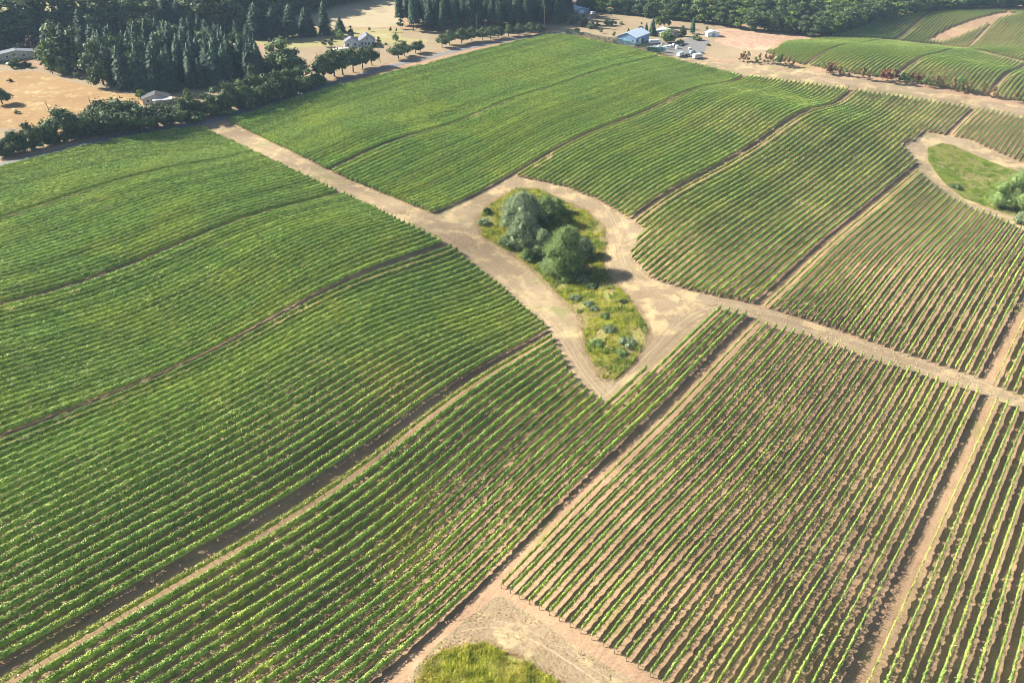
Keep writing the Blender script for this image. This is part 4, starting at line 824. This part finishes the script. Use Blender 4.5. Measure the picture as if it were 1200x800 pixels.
def camper(px,py,to,label,L_,mt,roof,h=2.7,name='camper_trailer'):
    e=site(px,py,to,name,label,'trailer')
    prof_body('body',[(-L_/2,.5),(L_/2-.4,.5),(L_/2,1.1),(L_/2-.3,h),(-L_/2,h)],2.4,mt,e)
    MB().box(-L_/2+.1,L_/2-.4,-1.25,1.25,h+.003,h+.12).build('roof',M[roof],e)
    for x in np.arange(-L_/2+1,L_/2-1.5,2.2):
        MB().box(x,x+1.1,-1.26,-1.2,1.4,2.0).build('side_window',M['glass'],e)
    MB().box(L_/2-.1,L_/2+1.2,-.1,.1,.45,.6).build('drawbar',M['dark'],e);wheels(e,(-.5,.5),2.3,.36);return e
camper(766.5,51.5,(775,51),'white camper trailer parked against the barn',8.5,'white','whiteroof')
camper(769,60.5,(780,61.5),'long pale blue trailer in front of the barn',13,'skyblue','bluegrey',2.9,'long_trailer')
camper(817,68.5,(824,67),'bulky white camper at the road end of the yard',7,'white','whiteroof',2.9)
camper(797,66,(804,62),'white and blue camper beside the yard entrance',8,'white','bluegrey',2.6)
car(785,55.5,(789,55),'white pickup truck parked under the big round tree','white','pickup')
car(789.5,53.5,(793,52),'white car right behind the white pickup truck','white')
car(806,66,(809,68),'dark car between the two campers','dark')
car(811,63,(814,62),'grey van behind the bulky white camper','bluegrey','van')
car(781,57.5,(785,58),'white van close to the long pale blue trailer','white','van')
car(799,54,(803,53),'dark parked car in the shade of the yard','dark')
car(12,76,(16,75),'white car in the driveway of the long house','white')
car(701,20.5,(705,20),'small red car by the distant white sheds','redp')
car(695,17,(699,16),'white van by the distant sheds','white','van')
car(386,62,(390,62),'dark car left of the low pink roofed shed','dark')
# yard clutter ----
for i,(x,y,nm,lab,ml,dx,dy,dz) in enumerate([(773,56,'crate_stack','stack of wooden bins behind the long pale blue trailer','cream',3,1.3,2.0),(776,53,'crate_stack','low stack of bins beside the barn wall','wood',2.6,1.3,1.2),(793,57,'water_tank','white water tank in the middle of the yard','white',2.2,2.2,2.0),(808,58,'crate_stack','pale crates at the right side of the gravel yard','cream',3.4,1.4,1.6),(822,63,'crate_stack','grey crate pile at the end of the gravel yard','slate',2.6,1.6,1.3),(690,22,'crate_stack','pale crate pile by the distant white sheds','cream',3,2,1.6)]):
    X=at(x,y);e=empty(nm,(X[0],X[1],gz(*X)),lab,'tank' if nm=='water_tank' else 'crates',None,random.uniform(0,3))
    if nm=='water_tank':
        MB().cyl((0,0,0),(0,0,dz),dx/2,dx/2,16).build('tank',M[ml],e);MB().cyl((0,0,dz+.003),(0,0,dz+.4),dx/2,.3,16).build('lid',M[ml],e)
    else:
        for a in range(2):
            for b in range(max(1,int(dz/.6))):
                MB().box(a*dx/2-dx/2+.05,a*dx/2-.05,-dy/2,dy/2,b*.62,b*.62+.55).build('crate',M[ml],e)
# poles ---------------------------------------------------------------------
def pole(x,y,hpx,label,arms=1,mt='pole',name='utility_pole',lean=0):
    X=at(x,y);h,_=size_at(x,y,hpx);e=empty(name,(X[0],X[1],gz(*X)),label,'pole',None)
    MB().cyl((0,0,-.5),(lean*h,0,h),.2,.13,8).build('shaft',M[mt],e)
    for i in range(arms):
        z=h-.5-i*1.3;c=MB();c.box(-1.3,1.3,-.09,.09,z-.09,z+.09).build('crossarm',M[mt],e)
        for xx in(-1.2,-.5,.5,1.2):MB().cyl((xx,0,z+.09),(xx,0,z+.3),.06,.04,6).build('insulator',M['slate'],e)
    return e
pole(637.5,41,35,'tall utility pole with crossarms in front of the tall firs',2)
pole(559,38,21,'utility pole standing before the middle of the tall firs',1)
pole(445.5,74,21,'utility pole between the two oak groups',1)
pole(60.5,136,18,'leaning bare pole at the lower edge of the golden field',0,lean=-.12,name='leaning_pole')
pole(107,125,11,'short pole behind the roadside thicket',0,name='short_pole')
pole(699,30,14,'slim pole in the field hedge',1);pole(711,22,11,'slim far pole above the field hedge',1)
X=at(294,106);e=empty('bare_snag',(X[0],X[1],gz(*X)),'bare whitish dead tree right of the plantation','dead tree')
q=MB();q.cyl((0,0,-.5),(.5,0,13),.3,.08,6).build('trunk',M['snag'],e)
q=MB()
for i in range(9):
    a=i*2.4;z=4+i;q.cyl((.04*z,0,z),(math.cos(a)*2+.04*z,math.sin(a)*2,z+1.3),.1,.03,4)
q.build('branch',M['snag'],e,kind='stuff')
# leaves added as row-end shade, top left edge of the upper field ----------------------------
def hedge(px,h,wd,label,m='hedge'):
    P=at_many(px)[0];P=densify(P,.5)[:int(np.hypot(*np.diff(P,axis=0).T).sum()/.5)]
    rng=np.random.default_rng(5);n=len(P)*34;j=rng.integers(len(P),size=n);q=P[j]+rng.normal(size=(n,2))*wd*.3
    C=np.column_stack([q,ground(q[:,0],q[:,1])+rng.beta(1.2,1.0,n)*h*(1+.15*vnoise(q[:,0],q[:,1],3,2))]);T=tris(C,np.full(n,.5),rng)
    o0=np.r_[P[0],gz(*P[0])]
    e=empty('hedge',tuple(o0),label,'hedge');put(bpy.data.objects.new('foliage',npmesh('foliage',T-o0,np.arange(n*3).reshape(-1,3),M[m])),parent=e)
hedge([(661,41.6),(700,49.3),(740,57.3),(776,64.5)],4.4,2.0,'long dark leaf strip added as row-end shade in front of the blue barn','fir')  # dark needles stand in for the shaded side of the vine row ends
# ------------------------------------------------ haze: one closed box of thin air
def haze():
    m=bpy.data.materials.new('haze');m.use_nodes=True;n=m.node_tree;n.nodes.remove(n.nodes['Principled BSDF'])
    v=n.nodes.new('ShaderNodeVolumePrincipled');v.inputs['Color'].default_value=(.5,.72,1,1);v.inputs['Density'].default_value=HAZE
    n.links.new(v.outputs[0],n.nodes['Material Output'].inputs['Volume'])
    MB().box(-4300,4300,-1600,5100,-60,CAMH+12).build('haze',m,kind='stuff')
HAZE=.0001
haze()
